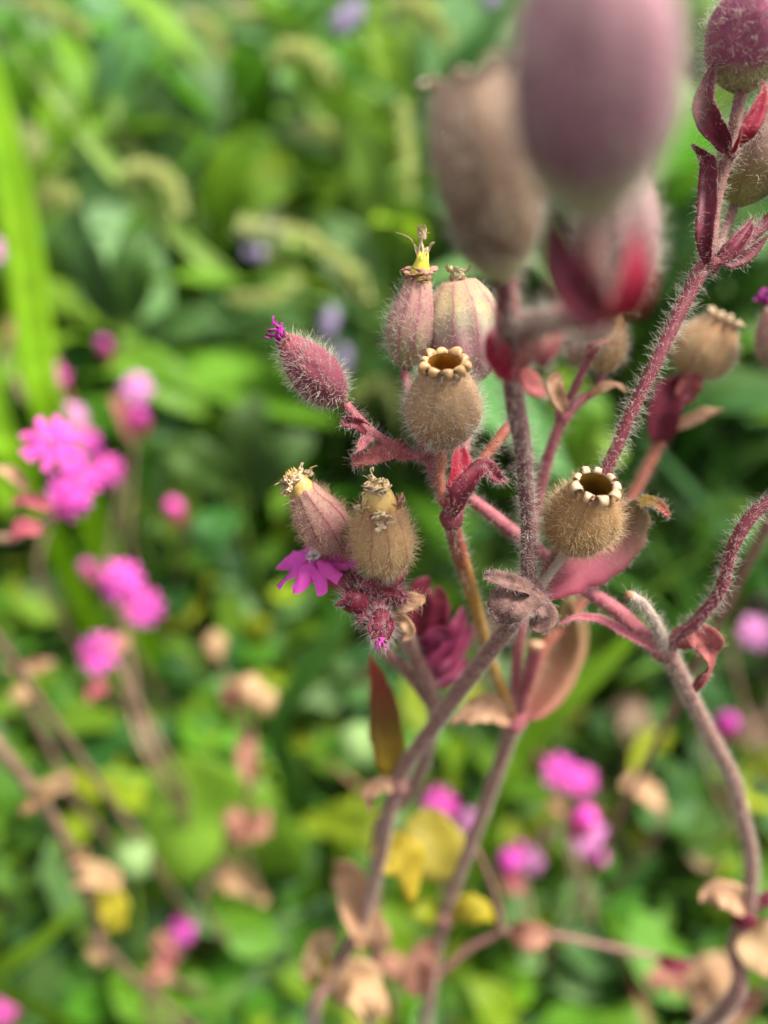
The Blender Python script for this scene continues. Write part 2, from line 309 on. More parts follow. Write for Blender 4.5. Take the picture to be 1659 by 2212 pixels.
# ------------------------------------------------------------------ seed capsules
OPEN = [(0, .10), (.03, .32), (.08, .52), (.16, .73), (.28, .90), (.42, .99), (.52, 1), (.66, .96), (.78, .86), (.88, .73), (.95, .63), (1, .57)]
HALF = [(0, .10), (.03, .30), (.09, .52), (.2, .78), (.33, .95), (.45, 1), (.58, .97), (.72, .87), (.86, .72), (1, .58)]
BUDP = [(0, .12), (.04, .36), (.1, .58), (.2, .80), (.33, .96), (.45, 1), (.58, .96), (.72, .84), (.85, .64), (.94, .47), (1, .33)]
def frame_axis(b, t):
    ax = t-b; L = np.linalg.norm(ax); z = ax/L; x = nz(np.cross(z, FWD)); return L, x, np.cross(z, x), z
def capsule(parent, base, tip, width, kind, mat, seed=0, hair=2200, hl=.0014, hm='hair', teeth=10, mouth=None, ribs=.012, tooth='tooth',
            curl=2.6, croll=.055, inner='inner', seeds=0, name='seed_capsule', cone='cone', jag=.10, hr=.000018, scraps=(), tfill=.49, arch=.45, tvar=.18):
    rg = np.random.default_rng(seed); base = np.asarray(base); tip = np.asarray(tip)
    L, x, y, z = frame_axis(base, tip); prof = {'open': OPEN, 'half': HALF, 'bud': BUDP}[kind]; pt = np.array(prof)
    if mouth: pt[:, 1] = np.where(pt[:, 0] > .5, pt[:, 1]*(1+(mouth/pt[-1, 1]-1)*((pt[:, 0]-.5)/.5)), pt[:, 1])
    nu, nv = 64, 34; tt = np.linspace(0, 1, nv)**.9; rad = np.interp(tt, pt[:, 0], pt[:, 1])
    for _ in range(2): rad[1:-1] = .25*rad[:-2]+.5*rad[1:-1]+.25*rad[2:]
    rad *= width/2; an = np.linspace(0, 2*math.pi, nu, endpoint=False); p1, p2 = rg.uniform(0, 6, 2)
    def pos(tq, a):
        r = np.interp(tq, tt, rad)*(1+ribs*np.cos(10*a)*np.sin(np.pi*np.clip(tq, 0, 1))**.5+.03*np.sin(2*a+p1)+.022*np.sin(3*a+p2+tq*4)+.010*np.sin(7*a+tq*9+p2))
        zz = tq*L
        if kind == 'half': zz = zz + L*jag*np.clip((tq-.75)/.25, 0, 1)*(np.abs(((a*5/(2*math.pi)+p1) % 1)-.5)*2-.6+.25*np.sin(13*a+p2))
        return base+(np.cos(a)[..., None]*x+np.sin(a)[..., None]*y)*r[..., None]+zz[..., None]*z
    A, TT = np.meshgrid(an, tt); V = pos(TT, A).reshape(-1, 3); Fc = grid_faces(nu, nv, True)
    uv = np.stack([A/(2*math.pi), TT], -1).reshape(-1, 2)
    V = np.vstack([V, base-z*L*.01]); uv = np.vstack([uv, [0, 0]]); Fc += [(len(V)-1, (i+1) % nu, i) for i in range(nu)]
    if kind == 'bud':
        V = np.vstack([V, base+z*L*1.0]); uv = np.vstack([uv, [0, 1]]); o0 = (nv-1)*nu; Fc += [(len(V)-1, o0+i, o0+(i+1) % nu) for i in range(nu)]
    o = build(name, V, Fc, mat, parent, uv); rm = rad[-1]
    def ring(r, h, a): return base+(x*math.cos(a)+y*math.sin(a))*r+z*h
    if kind in ('open', 'half'):
        ip = [(1.0, .97), (.97, .92), (.9, 1.0), (.75, 1.12), (.55, 1.2), (.4, 1.15), (.3, .9), (.25, .4), (.24, .02)]
        if kind == 'open':
            VV = np.array([[ring(min(rm*q*1.0, np.interp(h, tt, rad)*.90), L*h, a) for a in an[::2]] for h, q in ip]); n2 = nu//2
            build('inner_wall', VV.reshape(-1, 3), [f[::-1] for f in grid_faces(n2, len(ip), True)], M[inner], o)
            for k in range(seeds):
                a, q = rg.uniform(0, 6.28), rg.uniform(.1, .95)*rm; c = ring(q, L*rg.uniform(.60, .78), a); blob('seed', c, (.00075, .0006, .0006), M['seed'], o, seed=k, nu=7, nv=5, lump=.18)
        else:
            ip = [(.55, 1.45), (.75, 1.30), (.9, .98), (1.02, .88), (1.12, .70), (1.20, .50), (1.27, .34), (1.20, .30), (1.05, .4)]
            an2 = an[::2]; VV = np.array([[ring(rm*q*(1+.03*math.cos(5*a)), L*(h+(.035*math.cos(10*a) if i == len(ip)-3 else 0)), a) for a in an2] for i, (h, q) in enumerate(ip)])
            build('inner_capsule', VV.reshape(-1, 3), grid_faces(nu//2, len(ip), True), M[cone], o)
    if kind == 'open' and teeth:
        for k in range(teeth):
            a0 = 2*math.pi*(k+.5*rg.uniform(.7, 1.3))/teeth; cr = width*croll*rg.uniform(1-tvar, 1+tvar); tw = 2*math.pi*(rm+cr*.8)/teeth*tfill*rg.uniform(1-tvar*.8, 1+tvar*.35)
            cu = curl*rg.uniform(1-tvar*.8, 1+tvar*.5); er = x*math.cos(a0)+y*math.sin(a0); et = -x*math.sin(a0)+y*math.cos(a0); G = []; ns = 12; yaw = rg.normal(0, .08+tvar)
            for i in range(ns):
                q = i/(ns-1); th = cu*q; ro = rm*.96 + cr*(1-math.cos(th)); hh = L*.985+cr*1.0*math.sin(th)+L*.01; ww = tw*(1-.45*q)
                for j in range(5):
                    sj = (j-2)/2; G.append(base+er*(rm*.96+(ro-rm*.96)*(1-arch*abs(sj)**2.2))+et*(sj*ww+yaw*cr*q)+z*(L*.99+(hh-L*.99)*(1-arch*abs(sj)**2.2)))
            tb = build('tooth', np.array(G), grid_faces(5, ns), M[tooth], o)
            md = tb.modifiers.new('thickness', 'SOLIDIFY'); md.thickness = width*.012; md.offset = 0
    for (ang, mt, ln, wd_, nn, up_) in scraps:
        a = R(ang); er = x*math.cos(a)+y*math.sin(a); ragged('withered_scrap', ring(rm*.92, L*(.97 if kind != 'open' else .99), a), er*(1-up_)+z*up_, ln, wd_, M[mt], o, seed+int(ang), nn)
    if hair:
        tq = rg.uniform(.01, .97, hair*3); keep = rg.uniform(size=hair*3) < np.interp(tq, tt, rad)/rad.max(); tq = tq[keep][:hair]; th = rg.uniform(0, 2*math.pi, len(tq))
        P = pos(tq, th); e = 1e-3; dt = pos(tq+e, th)-pos(tq-e, th); da = pos(tq, th+e)-pos(tq, th-e); nr = nz(np.cross(da, dt))
        hairs(o, P, nr, dt, hl, hr, M[hm], seed+5, lean=.3)
    return o
def blob(name, c, r, mat, parent, seed=0, nu=14, nv=9, lump=.1, axis=(0, 0, 1), hair=0, hl=.001, hm='hair', kind=None):
    rg = np.random.default_rng(seed); z = nz(np.array(axis, float)); x = nz(np.cross(z, FWD+.01)); y = np.cross(z, x); ph = rg.uniform(0, 6, 6); V = []
    for j in range(nv):
        f = math.pi*j/(nv-1)
        for i in range(nu):
            a = 2*math.pi*i/nu; k = 1+lump*(math.sin(2*a+ph[0]+3*f)+.7*math.sin(3*a+ph[1]-4*f)+.6*math.sin(5*f+ph[2]))
            V.append(c+(x*math.cos(a)*r[0]+y*math.sin(a)*r[1])*math.sin(f)*k+z*r[2]*math.cos(f)*-1*(1+lump*.4*math.sin(a+ph[3])))
    V = np.array(V); o = build(name, V, grid_faces(nu, nv, True), mat, parent, uv=np.stack([np.tile(np.arange(nu)/nu, nv), np.repeat(np.arange(nv)/(nv-1), nu)], 1))
    if hair:
        P = V[rg.integers(nu, nu*(nv-1), hair)]; nr = nz(P-c); q = nz(np.cross(nr, z)); P = P+q*rg.normal(0, r[0]*.15, (hair, 1))
        P = c+(P-c)*1.0; hairs(o, P, nr, np.broadcast_to(z, P.shape), hl, .000016, M[hm], seed+3)
    return o
def ragged(name, c, axis, length, width, mat, parent, seed, n=7, part=True):
    """a small tuft of shrivelled, curling petal scraps"""
    rg = np.random.default_rng(seed); ax = nz(np.array(axis, float)); V = []; Fc = []
    x = nz(np.cross(ax, FWD+.013)); y = np.cross(ax, x)
    for k in range(n):
        a = 2*math.pi*k/n+rg.uniform(-.4, .4); o = x*math.cos(a)+y*math.sin(a); s = -x*math.sin(a)+y*math.cos(a)
        L = length*rg.uniform(.5, 1.2); W = width*rg.uniform(.10, .22); sp = rg.uniform(.05, .8); b0 = len(V); ph = rg.uniform(0, 6)
        for i in range(8):
            q = i/7; cen = c+o*(width*.25+L*sp*q*q*.9)+ax*L*(q-.45*sp*q**3)+s*W*.9*math.sin(q*7+ph)
            for j in (-1, 0, 1): V.append(cen+s*W*j*(1-.3*q)*(1+.4*math.sin(q*13+ph))+o*W*.5*abs(j)*math.sin(q*9+ph))
        Fc += [(b0+i*3+j, b0+i*3+j+1, b0+i*3+j+4, b0+i*3+j+3) for i in range(7) for j in (0, 1)]
    o = build(name, V, Fc, mat, parent); md = o.modifiers.new('thickness', 'SOLIDIFY'); md.thickness = width*.03; return o

# ------------------------------------------------------------------ flower (five notched petals on a tubular calyx)
def petal_mesh(seed):
    rg = random.Random(seed); V = []; n = 9; w = 9
    for i in range(n):
        t = i/(n-1)
        for j in range(w):
            s = -1+2*j/(w-1); wd = .08+.36*math.sin(min(1, t*1.15)*math.pi*.55)
            notch = .58*max(0, 1-abs(s)*2.2) if t > .25 else 0
            l = t*(1-notch*t)-(.16*s*s*t); V.append((s*wd*(1-.1*t), .12+.9*l, .09*math.sin(3*s+rg.random()*.3)+.14*t-.34*t*t+.05*math.sin(t*9+s*5+seed)))
    me = bpy.data.meshes.new('petal'); me.from_pydata(V, [], grid_faces(w, n)); me.polygons.foreach_set('use_smooth', [True]*len(me.polygons)); return me
PET = {}
def petal(mat, i):
    k = (mat, i % 3)
    if k not in PET: PET[k] = petal_mesh(i % 3); PET[k].materials.append(M[mat])
    return PET[k]
def flower(parent, c, facing, r, stem_pt, mat='petal', seed=0, centre=True, tube_len=.011, openness=0., tdir=None, point=None):
    rg = random.Random(seed); f = nz(np.array(facing, float)); P = ORG[parent.name]; c = np.asarray(c); x = nz(np.cross(f, [.1, .2, 1.0])); y = np.cross(f, x)
    td = f if tdir is None else nz(np.array(tdir)); a00 = seed if point is None else math.atan2(np.dot(point, y), np.dot(point, x))
    b = c-td*tube_len; prof = [(0, .10), (.08, .55), (.3, .9), (.6, .95), (.9, .7), (1.03, .62)]; R0 = r*.27; nu = 14
    V = [b+td*tube_len*h+(x*math.cos(2*math.pi*i/nu)+y*math.sin(2*math.pi*i/nu))*R0*q*(1+.08*math.cos(math.pi*i)) for h, q in prof for i in range(nu)]
    o = build('flower', V, grid_faces(nu, len(prof), True)+[tuple(range(nu))[::-1]], M['calyx'], parent)
    for k in range(5):
        a = 2*math.pi*k/5+rg.uniform(-.15, .15)+a00; yd = x*math.cos(a)+y*math.sin(a); xd = np.cross(yd, f); e = openness+rg.uniform(-.12, .12); yd2 = yd*math.cos(e)+f*math.sin(e); zd = np.cross(xd, yd2)
        q = bpy.data.objects.new('petal', petal(mat, k+seed)); COL.objects.link(q); q.parent = o; ORG[q.name] = P
        m = Matrix([[*v] for v in np.stack([xd, yd2, zd], 1)*r*rg.uniform(.9, 1.08)]).to_4x4(); m.translation = Vector(c-P); q.matrix_basis = m
    if centre: ragged('petal_scales', c, f, r*.22, r*.35, M['petal_white' if centre == 'w' else 'petal_pale'], o, seed, 8)
    if stem_pt is not None: tube('pedicel', [stem_pt, (stem_pt+b)/2+np.array([0, 0, .002]), b], r*.07, M['stem_brick'], parent, k=4, ns=8)
    return o
def root_of(pt, lean=(0, .01)): return (pt[0]+lean[0], pt[1]+lean[1], 0.0)

# ================================================================== the ground
def ground():
    n = 60; xs = np.sinh(np.linspace(-5.5, 5.5, n))*.35; V = []
    for y_ in xs:
        for x_ in xs: V.append((x_, y_+.6, -.012+.008*math.sin(x_*23)*math.cos(y_*19)))
    return tag(build('ground', V, grid_faces(n, n), M['soil']), 'dark soil and litter under the plants', kind='structure')
ground()

# ================================================================== the campions in focus
def px(*a): return [at(*q) for q in a]
def to_ground(p, dx=0.0, dy=.012):
    return [np.array([p[0]+dx, p[1]+dy, 0.0]), np.array([p[0]+dx*.6, p[1]+dy*.6, p[2]*.5])]
def W(pxw, d): return pxw*d/F

# ---- plant with the grey felted stem that rises to the two big capsules
a0 = at(676, 2212, .165)
A = thing('campion_plant', (a0[0]-.01, a0[1]+.012, 0), 'felted grey-mauve campion forking at a withered bract, carrying the large mauve capsule', 'plant')
tube('stem', to_ground(a0, -.01)+px((676, 2212, .165), (719, 2107, .156), (779, 1998, .147), (821, 1859, .136), (857, 1690, .122), (925, 1585, .112), (1010, 1470, .102), (1085, 1372, .0925), (1120, 1325, .088), (1143, 1270, .0845)),
     [.0012, .0012, .0012, .0012, .0011, .00105, .00105, .00105, .00105], M['stem_dusty'], A, hair=11, hl=.0007, seed=3)
tube('stem', px((1143, 1280, .085), (1141, 1208, .0825), (1141, 1134, .0800), (1135, 1041, .0765), (1126, 948, .0725), (1113, 874, .0695), (1108, 800, .0665), (1118, 730, .064)),
     [.00088, .00088, .00088, .00088, .00090, .00095, .0011, .0013], M['stem_grey'], A, hair=11, hl=.0013, seed=4, lean=.5)
tube('stem', px((1160, 1275, .086), (1190, 1235, .0862), (1232, 1180, .0862)), [.0007, .0006, .0006], M['stem_silver'], A, hair=9, hl=.0010, hm='hair_tan', seed=5)
c3 = capsule(A, at(1234, 1180, .0862), at(1287, 1047, .0780), W(160, .0825), 'open', M['cap_brown'], seed=11, hair=3000, hl=.0013, hm='hair_tan', mouth=.44, tooth='tooth_white', teeth=9, curl=4.6, croll=.056, inner='inner_dark', seeds=26, tfill=.40, arch=.12, tvar=.36, scraps=((20, 'shrivel_pink', .0010, .0010, 5, .2), (75, 'shrivel_pink', .0009, .0010, 4, -.2), (185, 'shrivel_pink', .0012, .0010, 5, .1)))
# wine stem to the upper right and its bracts
tube('stem', px((1158, 1278, .0865), (1230, 1160, .0875), (1318, 996, .0855), (1358, 903, .0842), (1414, 788, .0832), (1470, 669, .0828), (1515, 583, .0825), (1532, 562, .0825)), [.00075, .00075, .00077, .00082, .00098], M['stem_wine'], A, hair=9, hl=.0015, seed=6)
tube('stem', px((1530, 572, .0825), (1540, 470, .0818), (1557, 390, .0810), (1577, 322, .0800), (1600, 200, .079)), [.0009, .0007, .00068, .00075, .0007], M['stem_dusty'], A, hair=9, hl=.0013, seed=7)
tube('stem', px((1540, 565, .0828), (1600, 530, .083), (1670, 470, .083), (1740, 420, .083)), [.0008, .0007], M['stem_wine'], A, hair=8, hl=.0013, seed=8)
tube('stem', px((1545, 555, .084), (1565, 500, .0855), (1592, 430, .087)), [.0006, .0006], M['stem_dusty'], A, hair=7, hl=.0012, seed=9)
leaf('bract', px((1527, 573, .0815), (1522, 510, .0800), (1528, 440, .0800), (1530, 360, .0805), (1515, 335, .0805), (1494, 312, .080)), W(58, .08), M['bract_wine'], A, TOCAM-.5*RGT, 'lance', cup=.6, seed=1, hair=420, wave=.03)
leaf('bract', px((1545, 572, .0815), (1580, 540, .081), (1612, 500, .081), (1626, 470, .0815)), W(56, .08), M['bract_wine'], A, TOCAM+.2*UPV, 'lance', cup=.5, seed=2, hair=360, wave=.03)
leaf('bract', px((1558, 572, .083), (1610, 552, .083), (1660, 510, .083)), W(50, .08), M['bract_wine'], A, TOCAM-.3*UPV, 'lance', cup=.4, seed=3, hair=200)
leaf('bract', px((1576, 330, .0795), (1535, 270, .0780), (1522, 220, .0775), (1542, 138, .0775)), W(66, .078), M['bract_wine'], A, TOCAM-.6*RGT, 'ovate', cup=.7, seed=4, hair=380)
leaf('bract', px((1580, 330, .0785), (1604, 285, .0765), (1632, 235, .0760), (1652, 178, .0755)), W(62, .077), M['bract_crimson'], A, TOCAM+.5*RGT, 'ovate', cup=.7, seed=5, hair=300)
capsule(A, at(1601, 205, .0800), at(1640, -40, .0745), W(176, .077), 'bud', M['cap_wine'], seed=12, hair=1500, hl=.0014, mouth=.45)
capsule(A, at(1588, 448, .0870), at(1660, 245, .0830), W(150, .085), 'half', M['cap_olive'], seed=13, hair=1100, hl=.0013)
capsule(A, at(1738, 422, .0830), at(1790, 240, .0800), W(140, .082), 'bud', M['cap_wine'], seed=14, hair=400)
# bracts and leaf on the fork
leaf('withered_bract', px((1158, 1268, .0828), (1125, 1285, .0808), (1095, 1312, .0800), (1080, 1346, .0806)), W(88, .082), M['bract_brown'], A, TOCAM+.25*UPV-.35*RGT, 'strip', cup=.18, wave=.10, seed=6, hair=1100, hl=.0007, hm='hair_pink', nl=22, nw=11)
leaf('withered_bract', px((1152, 1280, .0822), (1110, 1262, .0800), (1075, 1250, .0796), (1046, 1244, .0800)), W(34, .082), M['bract_brown'], A, TOCAM+.5*UPV, 'strip', cup=.5, wave=.10, seed=26, hair=420, hl=.0008, hm='hair_pink', nl=18)
leaf('withered_bract', px((1148, 1285, .0835), (1165, 1305, .0825), (1185, 1333, .0825), (1160, 1350, .0830), (1150, 1335, .0832)), W(42, .082), M['bract_brown'], A, TOCAM+.3*UPV, 'strip', cup=.3, wave=.06, seed=7, hair=420, hl=.0010, hm='hair_pink', nl=20)
leaf('leaf', px((1160, 1285, .0860), (1235, 1225, .0885), (1310, 1180, .0895), (1360, 1125, .0885), (1384, 1078, .0875)), W(165, .088), M['leaf_pinkgreen'], A, TOCAM+.5*UPV-.2*RGT, 'ovate', cup=-.35, seed=8, hair=1100, hl=.0008, hm='hair_pink', nl=24, nw=9)
leaf('leaf_tip', px((1380, 1092, .0876), (1400, 1083, .0870), (1425, 1095, .0865), (1446, 1118, .086)), W(26, .088), M['leaf_redbrown'], A, TOCAM+.5*UPV, 'strip', cup=.4, seed=88, hair=260, hl=.0009)
# the two large capsules close to the lens and the bracts under them
tube('stem', px((1118, 735, .064), (1160, 700, .0570), (1230, 690, .0505), (1290, 690, .0462), (1300, 650, .0446), (1282, 560, .0432), (1275, 440, .0418)), [.0014, .0010, .0008, .0007, .0006, .0006, .0006], M['stem_dusty'], A, hair=6, seed=10)
tube('stem', px((1112, 760, .065), (1098, 690, .0600), (1087, 606, .0560)), [.0012, .0008, .0007], M['bract_wine'], A, hair=6, seed=15)
tube('stem', px((1130, 760, .066), (1200, 730, .0655), (1290, 715, .0655), (1318, 690, .0655)), [.0009, .0007], M['stem_dusty'], A, hair=8, seed=16)
capsule(A, at(1276, 470, .0422), at(1285, -150, .0335), W(338, .0385), 'bud', M['cap_mauve'], seed=15, hair=2600, hl=.0013, mouth=.42)
capsule(A, at(1090, 612, .0560), at(1030, 168, .0505), W(212, .053), 'open', M['cap_fore'], seed=16, hair=2200, hl=.0013, mouth=.86, curl=2.4, croll=.085, tooth='rim_cream', tvar=.35)
capsule(A, at(1318, 690, .0655), at(1345, 330, .0600), W(190, .063), 'bud', M['cap_dusty'], seed=17, hair=1800, hl=.0014)
leaf('bract', px((1298, 692, .0452), (1250, 640, .0436), (1208, 560, .0428), (1196, 470, .0428)), W(140, .0435), M['bract_wine'], A, TOCAM-.3*RGT, 'lance', cup=.5, seed=9)
leaf('bract', px((1302, 694, .0448), (1345, 650, .0426), (1368, 580, .0418), (1376, 495, .0420)), W(130, .0425), M['bract_crimson'], A, TOCAM+.3*RGT, 'lance', cup=.6, seed=10)
leaf('bract', px((1120, 740, .063), (1100, 700, .0610), (1098, 640, .0610), (1110, 590, .0615)), W(80, .062), M['bract_crimson'], A, TOCAM-.4*RGT, 'lance', cup=.5, seed=11, hair=200)
leaf('bract', px((1135, 800, .0640), (1095, 790, .0625), (1070, 740, .0625), (1075, 700, .063)), W(90, .063), M['bract_crimson'], A, TOCAM-.4*RGT, 'lance', cup=.4, seed=12, hair=250)
leaf('bract', px((1118, 800, .0635), (1150, 770, .0600), (1190, 720, .0590), (1200, 660, .0590)), W(100, .06), M['bract_rose'], A, TOCAM+.2*RGT, 'lance', cup=.4, seed=13, hair=250)
leaf('bract', px((1118, 790, .0640), (1150, 835, .0625), (1185, 855, .063)), W(70, .063), M['bract_rose'], A, TOCAM+.4*UPV, 'lance', cup=.3, seed=14, hair=150)
leaf('bract', px((1125, 770, .062), (1165, 745, .0600), (1215, 705, .0595)), W(70, .062), M['stem_silver'], A, TOCAM, 'lance', cup=.5, seed=23, hair=250)
# leaves where the grey stem thickens lower down
leaf('leaf', px((852, 1690, .1215), (836, 1600, .118), (826, 1510, .115), (800, 1415, .112)), W(108, .117), M['leaf_redbrown'], A, TOCAM+.3*UPV, 'lance', cup=.2, seed=15, nl=20)
leaf('withered_bract', px((858, 1696, .121), (825, 1690, .119), (795, 1715, .119), (800, 1745, .121)), W(56, .12), M['bract_tan'], A, TOCAM, 'lance', cup=.5, wave=.15, seed=16)
leaf('leaf', px((815, 1880, .1375), (850, 1850, .139), (885, 1860, .140), (885, 1960, .141)), W(125, .14), M['leaf_yellow'], A, TOCAM+.3*UPV, 'ovate', cup=-.35, wave=.09, seed=17)
leaf('dead_leaf', px((724, 1880, .150), (760, 1900, .147), (772, 1960, .146), (790, 2010, .147), (775, 2060, .1485)), W(76, .148), M['leaf_tan'], A, TOCAM-.5*RGT, 'strip', cup=.7, wave=.16, twist=1.4, seed=18, nl=22)
leaf('dead_leaf', px((728, 2020, .153), (690, 2040, .150), (665, 2080, .151), (665, 2130, .153)), W(75, .15), M['leaf_tan'], A, TOCAM+.3*UPV, 'lance', cup=.6, wave=.14, twist=.8, seed=19)
leaf('leaf', px((722, 2080, .156), (690, 2080, .158), (660, 2130, .160)), W(70, .15), M['leaf_yellow'], A, TOCAM+.3*UPV, 'ovate', cup=.3, seed=27)
leaf('dead_leaf', px((712, 2140, .157), (760, 2110, .154), (790, 2150, .154), (770, 2190, .156)), W(90, .155), M['leaf_tan'], A, TOCAM, 'strip', cup=.6, wave=.16, twist=1.2, seed=20)

for (x_, y_, d_, r_, m_) in ((1146, 1280, .0848, 27, 'stem_grey'), (1533, 566, .0824, 23, 'stem_wine'), (1578, 326, .0798, 17, 'stem_wine'), (858, 1692, .1218, 25, 'stem_dusty')):
    blob('node', at(x_, y_, d_), (W(r_, d_), W(r_, d_), W(r_*1.25, d_)), M[m_], A, seed=x_, axis=UPV, hair=120, hl=.0009)
# ---- plant behind it with the ochre stem and the open tan capsule
b0 = at(918, 2212, .185)
B = thing('campion_plant', (b0[0], b0[1]+.012, 0), 'rose to ochre stemmed campion carrying the upright tan capsule with its open toothed mouth', 'plant')
tube('stem', to_ground(b0)+px((918, 2212, .185), (940, 2070, .170), (960, 1980, .162), (996, 1877, .152), (1050, 1733, .138), (1090, 1620, .128), (1112, 1550, .121)), [.00125, .00125, .0012, .00115, .00115, .0013], M['stem_dusty'], B, hair=7, hl=.0008, seed=20)
tube('stem', px((1112, 1552, .121), (1091, 1502, .1165), (1071, 1456, .1125), (1045, 1373, .1055), (1018, 1274, .0975), (992, 1191, .0915), (975, 1125, .0868)), [.0010, .0009, .00085, .00085, .0009, .0010, .00105], M['stem_ochre'], B, hair=4, hl=.0012, seed=21)
tube('stem', px((957, 1090, .0855), (951, 1030, .0850), (954, 990, .0848), (955, 950, .0845)), [.0006, .00065, .0007, .0008], M['stem_brick'], B, hair=10, hl=.0010, seed=22)
tube('stem', px((975, 1110, .0868), (946, 1040, .0868), (930, 985, .0868), (899, 985, .0855), (846, 962, .0840), (797, 929, .0825), (747, 876, .0812)), [.0008, .0007, .0006, .00055, .0006, .0006], M['stem_pink'], B, hair=9, hl=.0012, hm='hair_pink', seed=23)
tube('stem', px((950, 1050, .0868), (925, 990, .0872), (895, 900, .0880), (874, 800, .0885)), [.0007, .0006], M['stem_pink'], B, hair=6, seed=24)
tube('stem', px((985, 1090, .0872), (1005, 960, .0890), (1015, 830, .0900)), [.0007, .0006], M['stem_pink'], B, hair=6, seed=25)
capsule(B, at(955, 958, .0848), at(960, 783, .0770), W(174, .0805), 'open', M['cap_tan'], seed=21, hair=2600, hl=.0013, hm='hair', mouth=.41, tooth='tooth', curl=4.3, croll=.062, seeds=3, arch=.42, tfill=.58, tvar=.22, scraps=((95, 'shrivel', .0012, .0016, 5, -.5),))
cc = capsule(B, at(744, 873, .0812), at(612, 733, .0800), W(104, .0805), 'bud', M['cap_bud'], seed=22, hair=1500, hl=.0014, hm='hair', name='flower_calyx', ribs=.02)
ragged('withered_petal', at(610, 730, .0800), nz(at(590, 705, .0795)-at(660, 780, .0800)), .0022, .0021, M['magenta_dry'], cc, 3, 9)
ragged('withered_petal', at(628, 740, .0792), nz(at(590, 715, .0795)-at(660, 780, .0800)), .0010, .0015, M['shrivel_pink'], cc, 4, 6)
c1 = capsule(B, at(873, 800, .0890), at(906, 604, .0850), W(112, .0868), 'half', M['cap_green'], seed=23, hair=1200, hl=.0016, cone='cone_lime', ribs=.035, mouth=.48, jag=.08)
ragged('withered_petal', at(908, 568, .0845), UPV+.1*RGT, .0042, .0016, M['shrivel'], c1, 8, 7); ragged('withered_petal', at(912, 520, .084), UPV, .0018, .0012, M['shrivel'], c1, 18, 8)
ragged('withered_sepal', at(905, 602, .0845), UPV*.4+TOCAM*.3, .0014, .0042, M['shrivel_pink'], c1, 9, 6)
c2 = capsule(B, at(1015, 835, .0905), at(990, 606, .0860), W(165, .0875), 'bud', M['cap_pale'], seed=24, hair=1100, hl=.0013, ribs=.035, mouth=.42, jag=.12, cone='cone_lime')
ragged('withered_petal', at(988, 606, .0856), UPV, .0020, .0026, M['shrivel'], c2, 10, 9)
leaf('bract', px((978, 1115, .0860), (985, 1060, .0858), (993, 1000, .0862), (990, 950, .0868)), W(50, .086), M['bract_crimson'], B, TOCAM+.3*RGT, 'strip', cup=.4, seed=21, hair=420, wave=.02)
leaf('bract', px((980, 1118, .0850), (996, 1070, .0838), (1018, 1032, .0835), (1050, 1008, .0840), (1075, 1035, .0850), (1098, 1040, .0855)), W(66, .085), M['bract_wine'], B, TOCAM+.5*UPV-.3*RGT, 'lance', cup=.4, seed=22, hair=520, wave=.05, nl=22)
tube('stem', px((1030, 1010, .0860), (1050, 985, .0862), (1085, 940, .0862), (1120, 900, .087)), [.0006, .0007, .0007], M['stem_brick'], B, hair=8, hl=.0012, seed=26)
leaf('withered_bract', px((800, 934, .0826), (775, 918, .0815), (750, 912, .0812), (738, 906, .0812)), W(26, .0815), M['bract_wine'], B, TOCAM, 'strip', cup=.6, wave=.15, seed=24, hair=150)
leaf('withered_bract', px((812, 940, .0828), (792, 948, .0818), (778, 966, .0815), (770, 975, .0815)), W(34, .0815), M['stem_pink'], B, TOCAM, 'lance', cup=.5, wave=.12, seed=25, hair=150)
leaf('withered_bract', px((890, 984, .0850), (855, 975, .0835), (815, 985, .0830), (780, 992, .0830), (760, 1003, .0832)), W(44, .083), M['bract_rose'], B, TOCAM+.4*UPV, 'strip', cup=.3, wave=.14, seed=28, hair=260, nl=22)
# branches from the lower fork
tube('stem', px((1118, 1548, .121), (1175, 1400, .1185), (1250, 1310, .1185), (1340, 1120, .1165), (1385, 1035, .1160), (1425, 955, .1155), (1475, 830, .1145), (1485, 800, .114)), [.0010, .0009, .0009, .0009, .001], M['stem_brick'], B, hair=3, seed=27)
cr = capsule(B, at(1482, 812, .1145), at(1563, 690, .1090), W(140, .112), 'open', M['cap_straw'], seed=25, hair=1800, hl=.0012, hm='hair', mouth=.44, curl=2.0, croll=.07, tooth='tooth_white')
leaf('bract', px((1425, 955, .1145), (1432, 890, .1125), (1455, 845, .1120), (1500, 822, .1120)), W(66, .112), M['bract_wine'], B, TOCAM-.2*RGT, 'strip', cup=.5, seed=29)
leaf('withered_bract', px((1470, 870, .1125), (1490, 830, .1110), (1520, 815, .1110)), W(48, .112), M['bract_rose'], B, TOCAM, 'strip', cup=.4, wave=.12, seed=30)
leaf('withered_bract', px((1440, 930, .115), (1490, 908, .1145), (1530, 890, .1145), (1562, 884, .1145)), W(44, .114), M['bract_tan'], B, TOCAM+.3*UPV, 'lance', cup=.3, wave=.05, seed=31)
tube('stem', px((1108, 1545, .121), (1120, 1400, .1120), (1150, 1150, .1040), (1180, 1004, .1000), (1217, 896, .0980)), [.0009, .0009, .0008, .0008], M['stem_pink'], B, hair=5, seed=28)
tube('stem', px((1217, 900, .098), (1240, 840, .0965), (1280, 762, .0945), (1300, 735, .0935)), [.0007, .0005, .0005], M['stem_wine'], B, hair=5, seed=29)
tube('stem', px((1217, 900, .098), (1255, 865, .0985), (1290, 840, .099), (1302, 800, .0995)), [.0007, .0006, .0005], M['stem_pink'], B, hair=4, seed=30)
capsule(B, at(1300, 808, .0995), at(1322, 690, .0955), W(88, .0975), 'half', M['cap_straw'], seed=26, hair=900, hl=.0012)
capsule(B, at(1258, 800, .1040), at(1262, 690, .1000), W(86, .102), 'half', M['cap_green'], seed=27, hair=600, hl=.0012)
